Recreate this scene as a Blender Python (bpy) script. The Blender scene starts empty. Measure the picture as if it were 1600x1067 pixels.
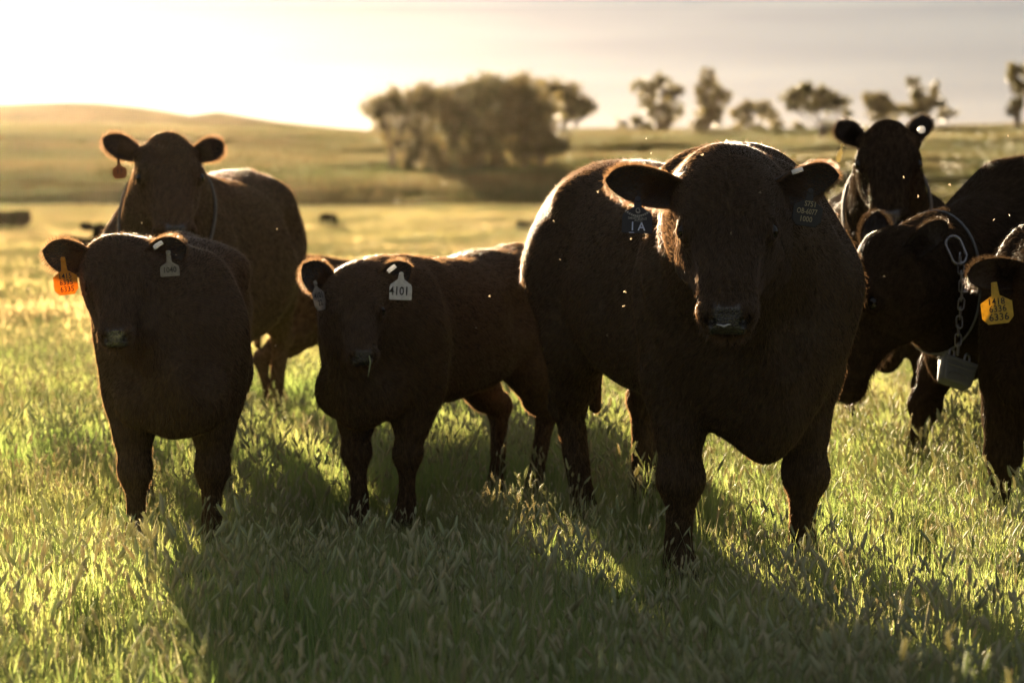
import bpy, math, random
import numpy as np
from mathutils import Vector, Matrix

random.seed(7)
RNG = np.random.default_rng(11)
scene = bpy.context.scene

# ------------------------------------------------------------------ camera, sky, sun, exposure
FPX, CAM_H, HOR = 4444.0, 1.42, 250.0
cam_d = bpy.data.cameras.new("camera")
cam = bpy.data.objects.new("camera", cam_d)
scene.collection.objects.link(cam)
cam_d.lens = FPX / 1600.0 * 36.0
cam_d.sensor_width = 36.0
cam_d.clip_start, cam_d.clip_end = 0.1, 6000.0
PITCH = math.atan((533.5 - HOR) / FPX)
cam.location = (0, 0, CAM_H)
cam.rotation_euler = (math.pi / 2 - PITCH, 0, 0)
cam_d.dof.use_dof = True
cam_d.dof.focus_distance = 9.15
cam_d.dof.aperture_fstop = 3.8
scene.camera = cam

FILL_VEIL, GLOW = 0.285, 0.0130            # added veil that fills the shade, and the glow of the sky round the sun
SUN_AZ, SUN_EL = math.radians(-12.5), math.radians(7.5)      # azimuth from +Y, negative to the left
world = bpy.data.worlds.new("World")
scene.world = world
world.use_nodes = True
wn, wl = world.node_tree.nodes, world.node_tree.links
wn.clear()
w_out = wn.new("ShaderNodeOutputWorld")
w_bg = wn.new("ShaderNodeBackground")
w_bg.inputs["Strength"].default_value = 0.10
sky = wn.new("ShaderNodeTexSky")
sky.sky_type = 'NISHITA'
sky.sun_disc = False
sky.sun_elevation = SUN_EL
sky.sun_rotation = SUN_AZ
sky.air_density, sky.dust_density, sky.ozone_density = 1.0, 1.5, 1.0
sky.altitude = 600
# an added veil evens out the sky so its unseen parts fill the shade (compresses its range, pales its colour); streaks of cloud lie in it
w_gam = wn.new("ShaderNodeGamma"); w_gam.inputs["Gamma"].default_value = 0.06
w_sat = wn.new("ShaderNodeMixRGB"); w_sat.blend_type = 'ADD'; w_sat.inputs["Fac"].default_value = 1.0
w_fill_veil = wn.new("ShaderNodeHueSaturation"); w_fill_veil.inputs["Saturation"].default_value = 1.35; w_fill_veil.inputs["Value"].default_value = FILL_VEIL
w_glow = wn.new("ShaderNodeHueSaturation"); w_glow.inputs["Saturation"].default_value = 0.38; w_glow.inputs["Value"].default_value = GLOW
wl.new(sky.outputs["Color"], w_gam.inputs["Color"])
wl.new(w_gam.outputs["Color"], w_fill_veil.inputs["Color"])
wl.new(sky.outputs["Color"], w_glow.inputs["Color"])
wl.new(w_fill_veil.outputs["Color"], w_sat.inputs["Color1"])
wl.new(w_glow.outputs["Color"], w_sat.inputs["Color2"])
w_tc = wn.new("ShaderNodeTexCoord")
w_map = wn.new("ShaderNodeMapping")
w_map.inputs["Scale"].default_value = (2.2, 2.2, 42.0)
w_map.inputs["Location"].default_value = (0.35, 0.0, 0.2)
w_no = wn.new("ShaderNodeTexNoise")
w_no.inputs["Scale"].default_value = 2.3
w_no.inputs["Detail"].default_value = 6.0
w_no.inputs["Roughness"].default_value = 0.5
w_no.inputs["Distortion"].default_value = 0.35
w_rp = wn.new("ShaderNodeValToRGB")
w_rp.color_ramp.elements[0].position = 0.40
w_rp.color_ramp.elements[0].color = (0.74, 0.75, 0.80, 1)
w_rp.color_ramp.elements[1].position = 0.66
w_rp.color_ramp.elements[1].color = (1.08, 1.07, 1.06, 1)
w_mix = wn.new("ShaderNodeMixRGB"); w_mix.blend_type = 'MULTIPLY'; w_mix.inputs["Fac"].default_value = 0.5
wl.new(w_tc.outputs["Generated"], w_map.inputs["Vector"])
wl.new(w_map.outputs["Vector"], w_no.inputs["Vector"])
wl.new(w_no.outputs["Fac"], w_rp.inputs["Fac"])
wl.new(w_sat.outputs["Color"], w_mix.inputs["Color1"])
wl.new(w_rp.outputs["Color"], w_mix.inputs["Color2"])
wl.new(w_mix.outputs["Color"], w_bg.inputs["Color"])
wl.new(w_bg.outputs["Background"], w_out.inputs["Surface"])

sun_d = bpy.data.lights.new("sun", 'SUN')
sun_d.energy = 5.0
sun_d.angle = math.radians(0.5)
sun_d.color = (1.0, 0.79, 0.53)
sun = bpy.data.objects.new("sun", sun_d)
scene.collection.objects.link(sun)
sdir = Vector((math.sin(SUN_AZ) * math.cos(SUN_EL), math.cos(SUN_AZ) * math.cos(SUN_EL), math.sin(SUN_EL)))
sun.rotation_euler = (-sdir).to_track_quat('-Z', 'Y').to_euler()
sun.location = sdir * 60

scene.view_settings.view_transform = 'Standard'
scene.view_settings.look = 'None'
scene.view_settings.exposure = 3.3
scene.view_settings.gamma = 1.0
scene.view_settings.use_curve_mapping = False
scene.render.engine = 'CYCLES'
cy = scene.cycles
cy.max_bounces = 8
cy.diffuse_bounces = 3
cy.glossy_bounces = 2
cy.transmission_bounces = 6
cy.transparent_max_bounces = 12
cy.volume_bounces = 0
cy.use_denoising = True
try:
    scene.cycles_curves.shape = 'RIBBONS'
    scene.cycles_curves.subdivisions = 1
except Exception:
    pass

# ------------------------------------------------------------------ helpers
COL = scene.collection
def W(px, py, d):
    """world point seen at photo pixel (px, py) of the 1600 px frame at distance d along +Y"""
    a, b = (px - 800.0) / FPX, (533.5 - py) / FPX
    c, s = math.cos(PITCH), math.sin(PITCH)
    v = Vector((a, c + b * s, -s + b * c))
    return Vector((0, 0, CAM_H)) + v * (d / v.y)

def link(name, data, parent=None, kind=None, label=None, cat=None, group=None):
    o = bpy.data.objects.new(name, data)
    COL.objects.link(o)
    if parent: o.parent = parent
    if kind: o["kind"] = kind
    if label: o["label"] = label
    if cat: o["category"] = cat
    if group: o["group"] = group
    return o

def mesh_np(name, verts, faces_list, smooth=True, mats=(), mat_idx=None):
    """faces_list: list of (n,k) int arrays"""
    me = bpy.data.meshes.new(name)
    verts = np.asarray(verts, np.float32)
    me.vertices.add(len(verts))
    me.vertices.foreach_set("co", verts.ravel())
    loops = np.concatenate([np.asarray(f, np.int32).ravel() for f in faces_list])
    tot = np.concatenate([np.full(len(f), np.asarray(f).shape[1], np.int32) for f in faces_list])
    start = np.concatenate([[0], np.cumsum(tot)[:-1]]).astype(np.int32)
    me.loops.add(len(loops)); me.loops.foreach_set("vertex_index", loops)
    me.polygons.add(len(tot))
    me.polygons.foreach_set("loop_start", start)
    me.polygons.foreach_set("loop_total", tot)
    if mat_idx is not None:
        me.polygons.foreach_set("material_index", np.asarray(mat_idx, np.int32))
    me.update(calc_edges=True)
    me.polygons.foreach_set("use_smooth", np.full(len(tot), smooth))
    for m in mats: me.materials.append(m)
    me.validate()
    return me

def node_mat(name):
    m = bpy.data.materials.new(name)
    m.use_nodes = True
    m.node_tree.nodes.clear()
    return m, m.node_tree.nodes, m.node_tree.links

def simple_mat(name, col, rough=0.5, metal=0.0, bump=0.0, bscale=60.0, spec=0.5, trans=0.0, var=0.25):
    """principled with colour mottling and fine relief"""
    m, n, l = node_mat(name)
    out = n.new("ShaderNodeOutputMaterial")
    p = n.new("ShaderNodeBsdfPrincipled")
    p.inputs["Roughness"].default_value = rough
    p.inputs["Metallic"].default_value = metal
    p.inputs["Specular IOR Level"].default_value = spec
    tc = n.new("ShaderNodeTexCoord")
    no = n.new("ShaderNodeTexNoise"); no.inputs["Scale"].default_value = bscale; no.inputs["Detail"].default_value = 5
    l.new(tc.outputs["Object"], no.inputs["Vector"])
    mx = n.new("ShaderNodeMixRGB")
    mx.inputs["Color1"].default_value = tuple(c * (1 - var) for c in col) + (1,)
    mx.inputs["Color2"].default_value = tuple(min(1, c * (1 + var)) for c in col) + (1,)
    l.new(no.outputs["Fac"], mx.inputs["Fac"])
    l.new(mx.outputs["Color"], p.inputs["Base Color"])
    if bump:
        b = n.new("ShaderNodeBump"); b.inputs["Strength"].default_value = bump; b.inputs["Distance"].default_value = 0.004
        l.new(no.outputs["Fac"], b.inputs["Height"]); l.new(b.outputs["Normal"], p.inputs["Normal"])
    if trans:
        t = n.new("ShaderNodeBsdfTranslucent"); l.new(mx.outputs["Color"], t.inputs["Color"])
        ms = n.new("ShaderNodeMixShader"); ms.inputs["Fac"].default_value = trans
        l.new(p.outputs["BSDF"], ms.inputs[1]); l.new(t.outputs["BSDF"], ms.inputs[2])
        l.new(ms.outputs["Shader"], out.inputs["Surface"])
    else:
        l.new(p.outputs["BSDF"], out.inputs["Surface"])
    return m

def sstep(a, b, x):
    t = np.clip((x - a) / (b - a), 0, 1)
    return t * t * (3 - 2 * t)

def pchip(xk, yk, x):
    """monotone cubic interpolation"""
    xk, yk = np.asarray(xk, float), np.asarray(yk, float)
    h = np.diff(xk); dl = np.diff(yk) / h
    m = np.zeros_like(yk)
    m[0], m[-1] = dl[0], dl[-1]
    for i in range(1, len(xk) - 1):
        if dl[i - 1] * dl[i] > 0:
            w1, w2 = 2 * h[i] + h[i - 1], h[i] + 2 * h[i - 1]
            m[i] = (w1 + w2) / (w1 / dl[i - 1] + w2 / dl[i])
    i = np.clip(np.searchsorted(xk, x) - 1, 0, len(h) - 1)
    t = (x - xk[i]) / h[i]
    return ((2*t**3 - 3*t**2 + 1) * yk[i] + (t**3 - 2*t**2 + t) * h[i] * m[i]
            + (-2*t**3 + 3*t**2) * yk[i+1] + (t**3 - t**2) * h[i] * m[i+1])

# ------------------------------------------------------------------ terrain
def vnoise(x, y, seed=0):
    xi, yi = np.floor(x), np.floor(y)
    xf, yf = x - xi, y - yi
    def hsh(a, b):
        v = np.sin(a * 127.1 + b * 311.7 + seed * 17.3) * 43758.5453
        return v - np.floor(v)
    u, v = xf * xf * (3 - 2 * xf), yf * yf * (3 - 2 * yf)
    return ((hsh(xi, yi) * (1 - u) + hsh(xi + 1, yi) * u) * (1 - v)
            + (hsh(xi, yi + 1) * (1 - u) + hsh(xi + 1, yi + 1) * u) * v)

def terrain_z(x, y):
    x, y = np.asarray(x, float), np.asarray(y, float)
    yy = np.maximum(y, 1.0)
    px = np.clip(800 + FPX * x / np.maximum(yy, 60), -2500, 4200)
    crest1 = np.interp(px, [-2500, 0, 300, 560, 900, 1250, 1600, 4200], [190, 203, 206, 210, 209, 206, 199, 190])
    zc1 = CAM_H + (HOR - crest1) / FPX * 340
    c2 = np.interp(px, [-2500, -400, 0, 90, 170, 240, 300, 322, 345, 372, 420, 480, 560, 760, 4200],
                   [162, 164, 164, 160, 162, 170, 181, 179, 174, 180, 188, 195, 203, 214, 225])
    zc2 = CAM_H + (HOR - c2) / FPX * 480
    z = -0.9 * sstep(15, 78, yy)
    z = z - 0.7 * sstep(128, 150, yy)
    z = z + 0.55 * sstep(150, 162, yy) * (0.35 + 0.65 * (1 - sstep(250, 620, px)))
    t = np.clip((yy - 152) / 188.0, 0, 1)
    z = z + (zc1 + 1.6) * t ** 0.62
    und = (vnoise(x / 23.0, yy / 11.0, 3) - 0.5) * 1.0 + (vnoise(x / 9.0, yy / 5.0, 5) - 0.5) * 0.35
    z = z + und * sstep(140, 190, yy) * (1 - 0.75 * sstep(270, 330, yy))
    z = z + (vnoise(x / 7.0, yy / 7.0, 8) - 0.5) * 0.16 * sstep(30, 60, yy)
    z = np.where(yy > 340, zc1 + (zc1 * 0.35 - zc1) * sstep(340, 410, yy), z)
    z = np.where(yy > 410, zc1 * 0.35 + (zc2 - zc1 * 0.35) * sstep(410, 480, yy), z)
    z = np.where(yy > 480, zc2 - (zc2 + 6) * sstep(480, 800, yy), z)
    return z
# ------------------------------------------------------------------ ground
def build_ground():
    ys = np.concatenate([np.linspace(-40, 4, 12), np.linspace(5, 30, 40), np.geomspace(31, 1200, 190)])
    ts = np.linspace(-1, 1, 161)
    ts = np.sign(ts) * np.abs(ts) ** 1.7
    V = []
    for y in ys:
        half = max(40.0, abs(y) * 1.3)
        x = ts * half
        V.append(np.stack([x, np.full_like(x, y), terrain_z(x, np.full_like(x, y))], 1))
    V = np.concatenate(V)
    nx = len(ts)
    i, j = np.meshgrid(np.arange(len(ys) - 1), np.arange(nx - 1), indexing='ij')
    a = (i * nx + j).ravel()
    F = np.stack([a, a + 1, a + nx + 1, a + nx], 1)
    m, n, l = node_mat("soil_and_thatch")
    out = n.new("ShaderNodeOutputMaterial"); p = n.new("ShaderNodeBsdfPrincipled")
    p.inputs["Roughness"].default_value = 1.0; p.inputs["Specular IOR Level"].default_value = 0.0
    tc = n.new("ShaderNodeTexCoord")
    n1 = n.new("ShaderNodeTexNoise"); n1.inputs["Scale"].default_value = 0.12; n1.inputs["Detail"].default_value = 8
    n2 = n.new("ShaderNodeTexNoise"); n2.inputs["Scale"].default_value = 9.0; n2.inputs["Detail"].default_value = 8
    l.new(tc.outputs["Object"], n1.inputs["Vector"]); l.new(tc.outputs["Object"], n2.inputs["Vector"])
    r1 = n.new("ShaderNodeValToRGB")
    r1.color_ramp.elements[0].position = 0.35; r1.color_ramp.elements[0].color = (0.045, 0.06, 0.018, 1)
    r1.color_ramp.elements[1].position = 0.65; r1.color_ramp.elements[1].color = (0.12, 0.10, 0.04, 1)
    l.new(n1.outputs["Fac"], r1.inputs["Fac"])
    r2 = n.new("ShaderNodeMixRGB"); r2.blend_type = 'MULTIPLY'; r2.inputs["Fac"].default_value = 0.6
    l.new(r1.outputs["Color"], r2.inputs["Color1"]); l.new(n2.outputs["Color"], r2.inputs["Color2"])
    l.new(r2.outputs["Color"], p.inputs["Base Color"])
    b = n.new("ShaderNodeBump"); b.inputs["Distance"].default_value = 0.08
    l.new(n2.outputs["Fac"], b.inputs["Height"]); l.new(b.outputs["Normal"], p.inputs["Normal"])
    l.new(p.outputs["BSDF"], out.inputs["Surface"])
    link("ground", mesh_np("ground", V, [F], True, [m]), kind="structure")
build_ground()

# ------------------------------------------------------------------ grass
def grass_mat(name, c_lo, c_hi, t_lo, t_hi, tfac=0.5, rough=0.5, wscale=0.35, spec=0.30):
    m, n, l = node_mat(name)
    out = n.new("ShaderNodeOutputMaterial")
    at = n.new("ShaderNodeAttribute"); at.attribute_name = "tint"
    sp = n.new("ShaderNodeSeparateColor"); l.new(at.outputs["Color"], sp.inputs["Color"])
    oi = n.new("ShaderNodeObjectInfo")
    ad = n.new("ShaderNodeMath"); ad.operation = 'MULTIPLY_ADD'
    l.new(oi.outputs["Random"], ad.inputs[0]); ad.inputs[1].default_value = 0.35
    l.new(sp.outputs["Red"], ad.inputs[2])
    wno = n.new("ShaderNodeTexNoise"); wno.inputs["Scale"].default_value = wscale; wno.inputs["Detail"].default_value = 4
    l.new(oi.outputs["Location"], wno.inputs["Vector"])
    wad = n.new("ShaderNodeMath"); wad.operation = 'MULTIPLY_ADD'; wad.inputs[1].default_value = 2.4; wad.inputs[2].default_value = -1.2
    l.new(wno.outputs["Fac"], wad.inputs[0])
    wsum = n.new("ShaderNodeMath"); wsum.operation = 'ADD'
    l.new(ad.outputs[0], wsum.inputs[0]); l.new(wad.outputs[0], wsum.inputs[1])
    sb = n.new("ShaderNodeMath"); sb.operation = 'SUBTRACT'; sb.inputs[1].default_value = 0.17; sb.use_clamp = True
    l.new(wsum.outputs[0], sb.inputs[0])
    mc = n.new("ShaderNodeMixRGB"); mc.inputs["Color1"].default_value = (*c_lo, 1); mc.inputs["Color2"].default_value = (*c_hi, 1)
    mt = n.new("ShaderNodeMixRGB"); mt.inputs["Color1"].default_value = (*t_lo, 1); mt.inputs["Color2"].default_value = (*t_hi, 1)
    l.new(sb.outputs[0], mc.inputs["Fac"]); l.new(sb.outputs[0], mt.inputs["Fac"])
    p = n.new("ShaderNodeBsdfPrincipled")
    p.inputs["Roughness"].default_value = rough; p.inputs["Specular IOR Level"].default_value = spec
    l.new(mc.outputs["Color"], p.inputs["Base Color"])
    t = n.new("ShaderNodeBsdfTranslucent"); l.new(mt.outputs["Color"], t.inputs["Color"])
    ms = n.new("ShaderNodeMixShader"); ms.inputs["Fac"].default_value = tfac
    l.new(p.outputs["BSDF"], ms.inputs[1]); l.new(t.outputs["BSDF"], ms.inputs[2])
    l.new(ms.outputs["Shader"], out.inputs["Surface"])
    return m
M_BLADE = grass_mat("grass_blade_green", (0.220, 0.325, 0.140), (0.330, 0.375, 0.195), (0.250, 0.380, 0.080), (0.450, 0.430, 0.130))
M_STEM = grass_mat("grass_stem_and_seed", (0.40, 0.45, 0.27), (0.52, 0.49, 0.33), (0.30, 0.33, 0.14), (0.46, 0.39, 0.22), 0.45, 0.7)
M_PASTURE = grass_mat("pasture_grass_drying", (0.14, 0.15, 0.060), (0.26, 0.20, 0.10), (0.40, 0.36, 0.12), (0.72, 0.52, 0.26), wscale=0.10)
M_FIELD = grass_mat("field_grass_far", (0.046, 0.070, 0.032), (0.095, 0.085, 0.044), (0.036, 0.052, 0.016), (0.105, 0.078, 0.032), rough=0.5, wscale=0.045, spec=0.10)

def blades(n, rad, hmin, hmax, wid, lean, seg=4, rng=RNG, tall=0.0):
    """bent tapering grass blades as numpy strips"""
    r = rad * np.sqrt(rng.random(n)); a = rng.random(n) * 6.2832
    bx, by = r * np.cos(a), r * np.sin(a)
    h = hmin + (hmax - hmin) * rng.random(n) ** 1.3
    ang = rng.random(n) * 6.2832                       # lean heading
    ln = lean * (0.15 + rng.random(n) ** 1.5)
    fa = ang + math.pi / 2 + rng.normal(0, 0.9, n)     # facing of the blade
    w = wid * (0.6 + 0.8 * rng.random(n))
    t = np.linspace(0, 1, seg + 1)
    prof = np.clip(1.15 * (1 - t ** 2.2), 0, 1) ; prof[-1] = 0.0
    tw = rng.normal(0, 0.8, n)
    V = np.zeros((n, seg + 1, 2, 3))
    for k, tk in enumerate(t):
        off = ln * h * tk ** 2.0
        cx, cy_, cz = bx + np.cos(ang) * off, by + np.sin(ang) * off, h * (tk - 0.35 * ln * tk ** 2.4)
        f = fa + tw * tk
        hw = w * prof[k] * 0.5
        V[:, k, 0] = np.stack([cx - np.cos(f) * hw, cy_ - np.sin(f) * hw, cz], 1)
        V[:, k, 1] = np.stack([cx + np.cos(f) * hw, cy_ + np.sin(f) * hw, cz], 1)
    base = (np.arange(n) * (seg + 1) * 2)[:, None]
    F = []
    for k in range(seg):
        F.append(base + np.array([[2*k, 2*k+1, 2*k+3, 2*k+2]]))
    F = np.concatenate(F)
    tint = np.repeat(rng.random(n), (seg + 1) * 2) * 0.75 + np.tile(np.repeat(t ** 2 * 0.3, 2), n)
    return V.reshape(-1, 3), F, tint

def seed_stems(n, rad, hmin, hmax, rng=RNG, head=0.060, hr=0.0078, bristle=True):
    """thin stems carrying a bristly spike"""
    Vs, Fs, Ts = [], [], []
    off0 = 0
    for i in range(n):
        r = rad * math.sqrt(rng.random()); a = rng.random() * 6.2832
        b = np.array([r * math.cos(a), r * math.sin(a), 0.0])
        h = hmin + (hmax - hmin) * rng.random()
        la = rng.random() * 6.2832; ln = 0.05 + 0.25 * rng.random() ** 1.5
        L = head * (0.6 + 0.9 * rng.random()); R = hr * (0.7 + 0.6 * rng.random())
        def path(t):
            return b + np.array([math.cos(la) * ln * h * t ** 2.2, math.sin(la) * ln * h * t ** 2.2, h * (t - 0.1 * ln * t * t)])
        hd = path(1.0) - path(0.97); hd /= np.linalg.norm(hd)
        hd = hd + np.array([math.cos(la), math.sin(la), 0]) * (0.05 + 0.28 * rng.random()); hd /= np.linalg.norm(hd)
        top = path(1.0)
        rings = [(path(t), 0.0011) for t in (0.0, 0.35, 0.7, 1.0)]
        for f, rr in ((0.06, 0.45), (0.2, 0.9), (0.45, 1.0), (0.75, 0.72), (0.93, 0.35), (1.0, 0.08)):
            jit = 1 + 0.12 * rng.normal()
            rings.append((top + hd * L * f, R * rr * jit))
        K = 5 if bristle else 4
        x = np.cross(hd, [0.3, 0.8, 0.2]); x /= np.linalg.norm(x); y = np.cross(hd, x)
        V = []
        for c, rr in rings:
            for k in range(K):
                q = k * 6.2832 / K
                V.append(c + x * math.cos(q) * rr + y * math.sin(q) * rr)
        F = []
        for j in range(len(rings) - 1):
            for k in range(K):
                F.append([off0 + j*K + k, off0 + j*K + (k+1) % K, off0 + (j+1)*K + (k+1) % K, off0 + (j+1)*K + k])
        nv = len(V)
        if bristle:                                   # awns: thin slivers standing off the spike
            for q in range(16):
                f = 0.08 + 0.85 * rng.random(); an = rng.random() * 6.2832
                c = top + hd * L * f; o = x * math.cos(an) + y * math.sin(an)
                e = c + o * R * 2.1 + hd * L * 0.18
                s = np.cross(o, hd) * 0.0007
                V += [c + o * R * 0.7 - s, c + o * R * 0.7 + s, e + s * 0.3, e - s * 0.3]
                F.append([off0 + nv, off0 + nv + 1, off0 + nv + 2, off0 + nv + 3]); nv += 4
        Vs.append(np.array(V)); Fs.append(np.array(F)); Ts.append(np.full(nv, rng.random()))
        off0 += nv
    return np.concatenate(Vs), np.concatenate(Fs), np.concatenate(Ts)

def patch(name, parts, mats):
    """parts: list of (V,F,T,material index)"""
    off = 0; V, F, T, MI = [], [], [], []
    for v, f, t, mi in parts:
        V.append(v); F.append(f + off); T.append(t); MI.append(np.full(len(f), mi)); off += len(v)
    V = np.concatenate(V); F = np.concatenate(F); T = np.concatenate(T)
    me = mesh_np(name, V, [F], True, mats, np.concatenate(MI))
    ca = me.attributes.new("tint", 'FLOAT_COLOR', 'POINT')
    c = np.ones((len(V), 4), np.float32); c[:, 0] = np.clip(T, 0, 1); c[:, 1] = c[:, 0]; c[:, 2] = c[:, 0]
    ca.data.foreach_set("color", c.ravel())
    o = bpy.data.objects.new(name, me)
    return o

def grass_object(name, pts, scl, patches, label):
    """one mesh of points; geometry nodes put a grass patch on every point"""
    coll = bpy.data.collections.new(name + "_patches")
    for o in patches: coll.objects.link(o)
    me = bpy.data.meshes.new(name)
    n = len(pts)
    me.vertices.add(n); me.vertices.foreach_set("co", np.asarray(pts, np.float32).ravel())
    a = me.attributes.new("scl", 'FLOAT', 'POINT'); a.data.foreach_set("value", np.asarray(scl, np.float32))
    rot = np.zeros((n, 3), np.float32); rot[:, 2] = RNG.random(n) * 6.2832
    a = me.attributes.new("rot", 'FLOAT_VECTOR', 'POINT'); a.data.foreach_set("vector", rot.ravel())
    a = me.attributes.new("pick", 'INT', 'POINT'); a.data.foreach_set("value", RNG.integers(0, len(patches), n).astype(np.int32))
    ng = bpy.data.node_groups.new(name + "_nodes", 'GeometryNodeTree')
    ng.interface.new_socket("Geometry", in_out='INPUT', socket_type='NodeSocketGeometry')
    ng.interface.new_socket("Geometry", in_out='OUTPUT', socket_type='NodeSocketGeometry')
    N, L = ng.nodes, ng.links
    gi, go = N.new("NodeGroupInput"), N.new("NodeGroupOutput")
    iop = N.new("GeometryNodeInstanceOnPoints"); ci = N.new("GeometryNodeCollectionInfo")
    ci.inputs["Collection"].default_value = coll
    ci.inputs["Separate Children"].default_value = True
    ci.inputs["Reset Children"].default_value = True
    iop.inputs["Pick Instance"].default_value = True
    def na(nm, ty):
        q = N.new("GeometryNodeInputNamedAttribute"); q.data_type = ty; q.inputs["Name"].default_value = nm
        return [s for s in q.outputs if s.enabled and s.name == "Attribute"][0]
    L.new(gi.outputs[0], iop.inputs["Points"]); L.new(ci.outputs[0], iop.inputs["Instance"])
    L.new(na("pick", 'INT'), iop.inputs["Instance Index"])
    L.new(na("rot", 'FLOAT_VECTOR'), iop.inputs["Rotation"])
    L.new(na("scl", 'FLOAT'), iop.inputs["Scale"])
    L.new(iop.outputs[0], go.inputs[0])
    o = link(name, me, kind="stuff", label=label, cat="grass")
    md = o.modifiers.new("scatter", 'NODES'); md.node_group = ng
    return o

def scatter(y0, y1, dens, wfac, margin, rng=RNG):
    area = 0.5 * (y1 ** 2 - y0 ** 2) * 2 * wfac + 2 * margin * (y1 - y0)
    n = int(area * dens)
    # rejection sample on a trapezoid
    y = y0 + (y1 - y0) * rng.random(int(n * 3))
    keep = rng.random(len(y)) < (wfac * y + margin) / (wfac * y1 + margin)
    y = y[keep][:n]
    x = (2 * rng.random(len(y)) - 1) * (wfac * y + margin)
    return x, y

def build_grass():
    near = []
    for i in range(7):
        b1 = blades(190, 0.23, 0.10, 0.30, 0.0052, 0.55)
        b2 = blades(60, 0.23, 0.22, 0.40, 0.0042, 0.30, 5)
        b3 = blades(9, 0.23, 0.22, 0.46, 0.0030, 0.45, 5)
        parts = [(*b1, 0), (*b2, 0), (*b3, 1)]
        ns = (5, 10, 17, 7, 22, 4, 13)[i]
        parts.append((*seed_stems(ns, 0.22, 0.24, 0.47), 1))
        near.append(patch("grass_patch", parts, [M_BLADE, M_STEM]))
    x, y = scatter(5.2, 21, 32, 0.21, 0.9)
    cl = 0.5 * vnoise(x * 1.1, y * 1.1, 2) + 0.5 * vnoise(x * 2.9, y * 2.9, 12)
    s = 0.28 + 0.60 * cl + RNG.normal(0, 0.08, len(x))
    s *= 1 - 0.22 * sstep(12.5, 17, y)
    s *= 1 - 0.20 * sstep(8.2, 9.2, y) * (1 - sstep(11.5, 13, y)) * (1 - sstep(-0.3, 0.3, x))   # grazed shorter round the calves
    grass_object("meadow_grass", np.stack([x, y, terrain_z(x, y)], 1), np.clip(s, 0.33, 1.2), near,
                 "tall green meadow grass with pale seed heads around the cattle")
    mid = []
    for i in range(4):
        b1 = blades(330, 0.62, 0.10, 0.30, 0.011, 0.5, 3)
        parts = [(*b1, 0), (*seed_stems(26, 0.6, 0.2, 0.36, head=0.06, hr=0.009, bristle=False), 1)]
        mid.append(patch("pasture_patch", parts, [M_PASTURE, M_STEM]))
    x, y = scatter(20, 134, 2.6, 0.20, 2.0)
    s = 0.55 + 0.5 * vnoise(x * 0.35, y * 0.35, 4) + RNG.normal(0, 0.08, len(x))
    grass_object("pasture_grass", np.stack([x, y, terrain_z(x, y)], 1), np.clip(s, 0.3, 1.3), mid,
                 "shorter sunlit pasture grass stretching back behind the herd")
    far = []
    for i in range(4):
        b1 = blades(420, 2.6, 0.12, 0.42, 0.055, 0.6, 2)
        far.append(patch("hillside_patch", [(*b1, 0)], [M_FIELD]))
    x, y = scatter(130, 345, 0.26, 0.20, 6.0)
    s = 0.5 + 0.75 * vnoise(x * 0.09, y * 0.05, 6) + RNG.normal(0, 0.1, len(x))
    grass_object("hillside_grass", np.stack([x, y, terrain_z(x, y)], 1), np.clip(s, 0.3, 1.5), far,
                 "pale dry grass covering the gentle slope below the trees")
build_grass()
# ------------------------------------------------------------------ implicit body modelling
f32 = np.float32
def smin(a, b, k):
    h = np.maximum(k - np.abs(a - b), 0) / k
    return np.minimum(a, b) - h * h * k * 0.25
def smax(a, b, k): return -smin(-a, -b, k)
def d_cone(P, a, b, ra, rb):
    a, b = np.asarray(a, f32), np.asarray(b, f32)
    ab = b - a
    q = P - a
    t = np.clip((q @ ab) / f32(ab @ ab), 0, 1)
    return np.linalg.norm(q - t[:, None] * ab, axis=1) - (f32(ra) + t * f32(rb - ra))
def d_flatcone(P, a, b, ra, rb, kx, lat=(0, 1, 0)):
    """tapered limb whose lateral half-width is kx times its depth"""
    a, b, lat = np.asarray(a, f32), np.asarray(b, f32), np.asarray(lat, f32)
    ab = b - a
    lat = lat - ab * (lat @ ab) / (ab @ ab); lat /= np.linalg.norm(lat)
    q = P - a
    t = np.clip((q @ ab) / f32(ab @ ab), 0, 1)
    r = q - t[:, None] * ab
    c = r @ lat
    r = r + lat * (c * f32(1 / kx - 1))[:, None]
    return (np.linalg.norm(r, axis=1) - (f32(ra) + t * f32(rb - ra))) * f32(min(1, kx))
def d_ell(P, c, r, R=None):
    q = P - np.asarray(c, f32)
    if R is not None: q = q @ np.asarray(R, f32)
    r = np.asarray(r, f32)
    k0 = np.linalg.norm(q / r, axis=1); k1 = np.linalg.norm(q / (r * r), axis=1) + 1e-6
    return k0 * (k0 - 1) / k1
def d_loft(x, y, z, tab, n, taper):
    """tab: resampled table rows x, top, bottom, half width"""
    xs = tab[0]
    xc = np.clip(x, xs[0], xs[-1])
    top, bot, hw = (np.interp(xc, xs, tab[i]).astype(f32) for i in (1, 2, 3))
    c, hh = (top + bot) * 0.5, (top - bot) * 0.5
    qz = (z - c) / hh
    w = hw * (1 + taper * np.clip(qz, -1, 1))
    qy = np.abs(y) / w
    r = (qy ** n + np.abs(qz) ** n) ** (1 / n)
    g = np.sqrt((qy / w) ** 2 + (qz / hh) ** 2) / np.maximum(np.sqrt(qy ** 2 + qz ** 2), 1e-5)
    d = (r - 1) / np.maximum(g, 1e-4)
    ex = np.abs(x - xc)
    return np.where(ex > 0, np.hypot(np.maximum(d, 0), ex), d).astype(f32)
def table(rows, n=160):
    r = np.array(sorted(rows), float)
    xs = np.linspace(r[0, 0], r[-1, 0], n)
    return [xs] + [pchip(r[:, 0], r[:, i], xs) for i in range(1, r.shape[1])]

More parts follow.
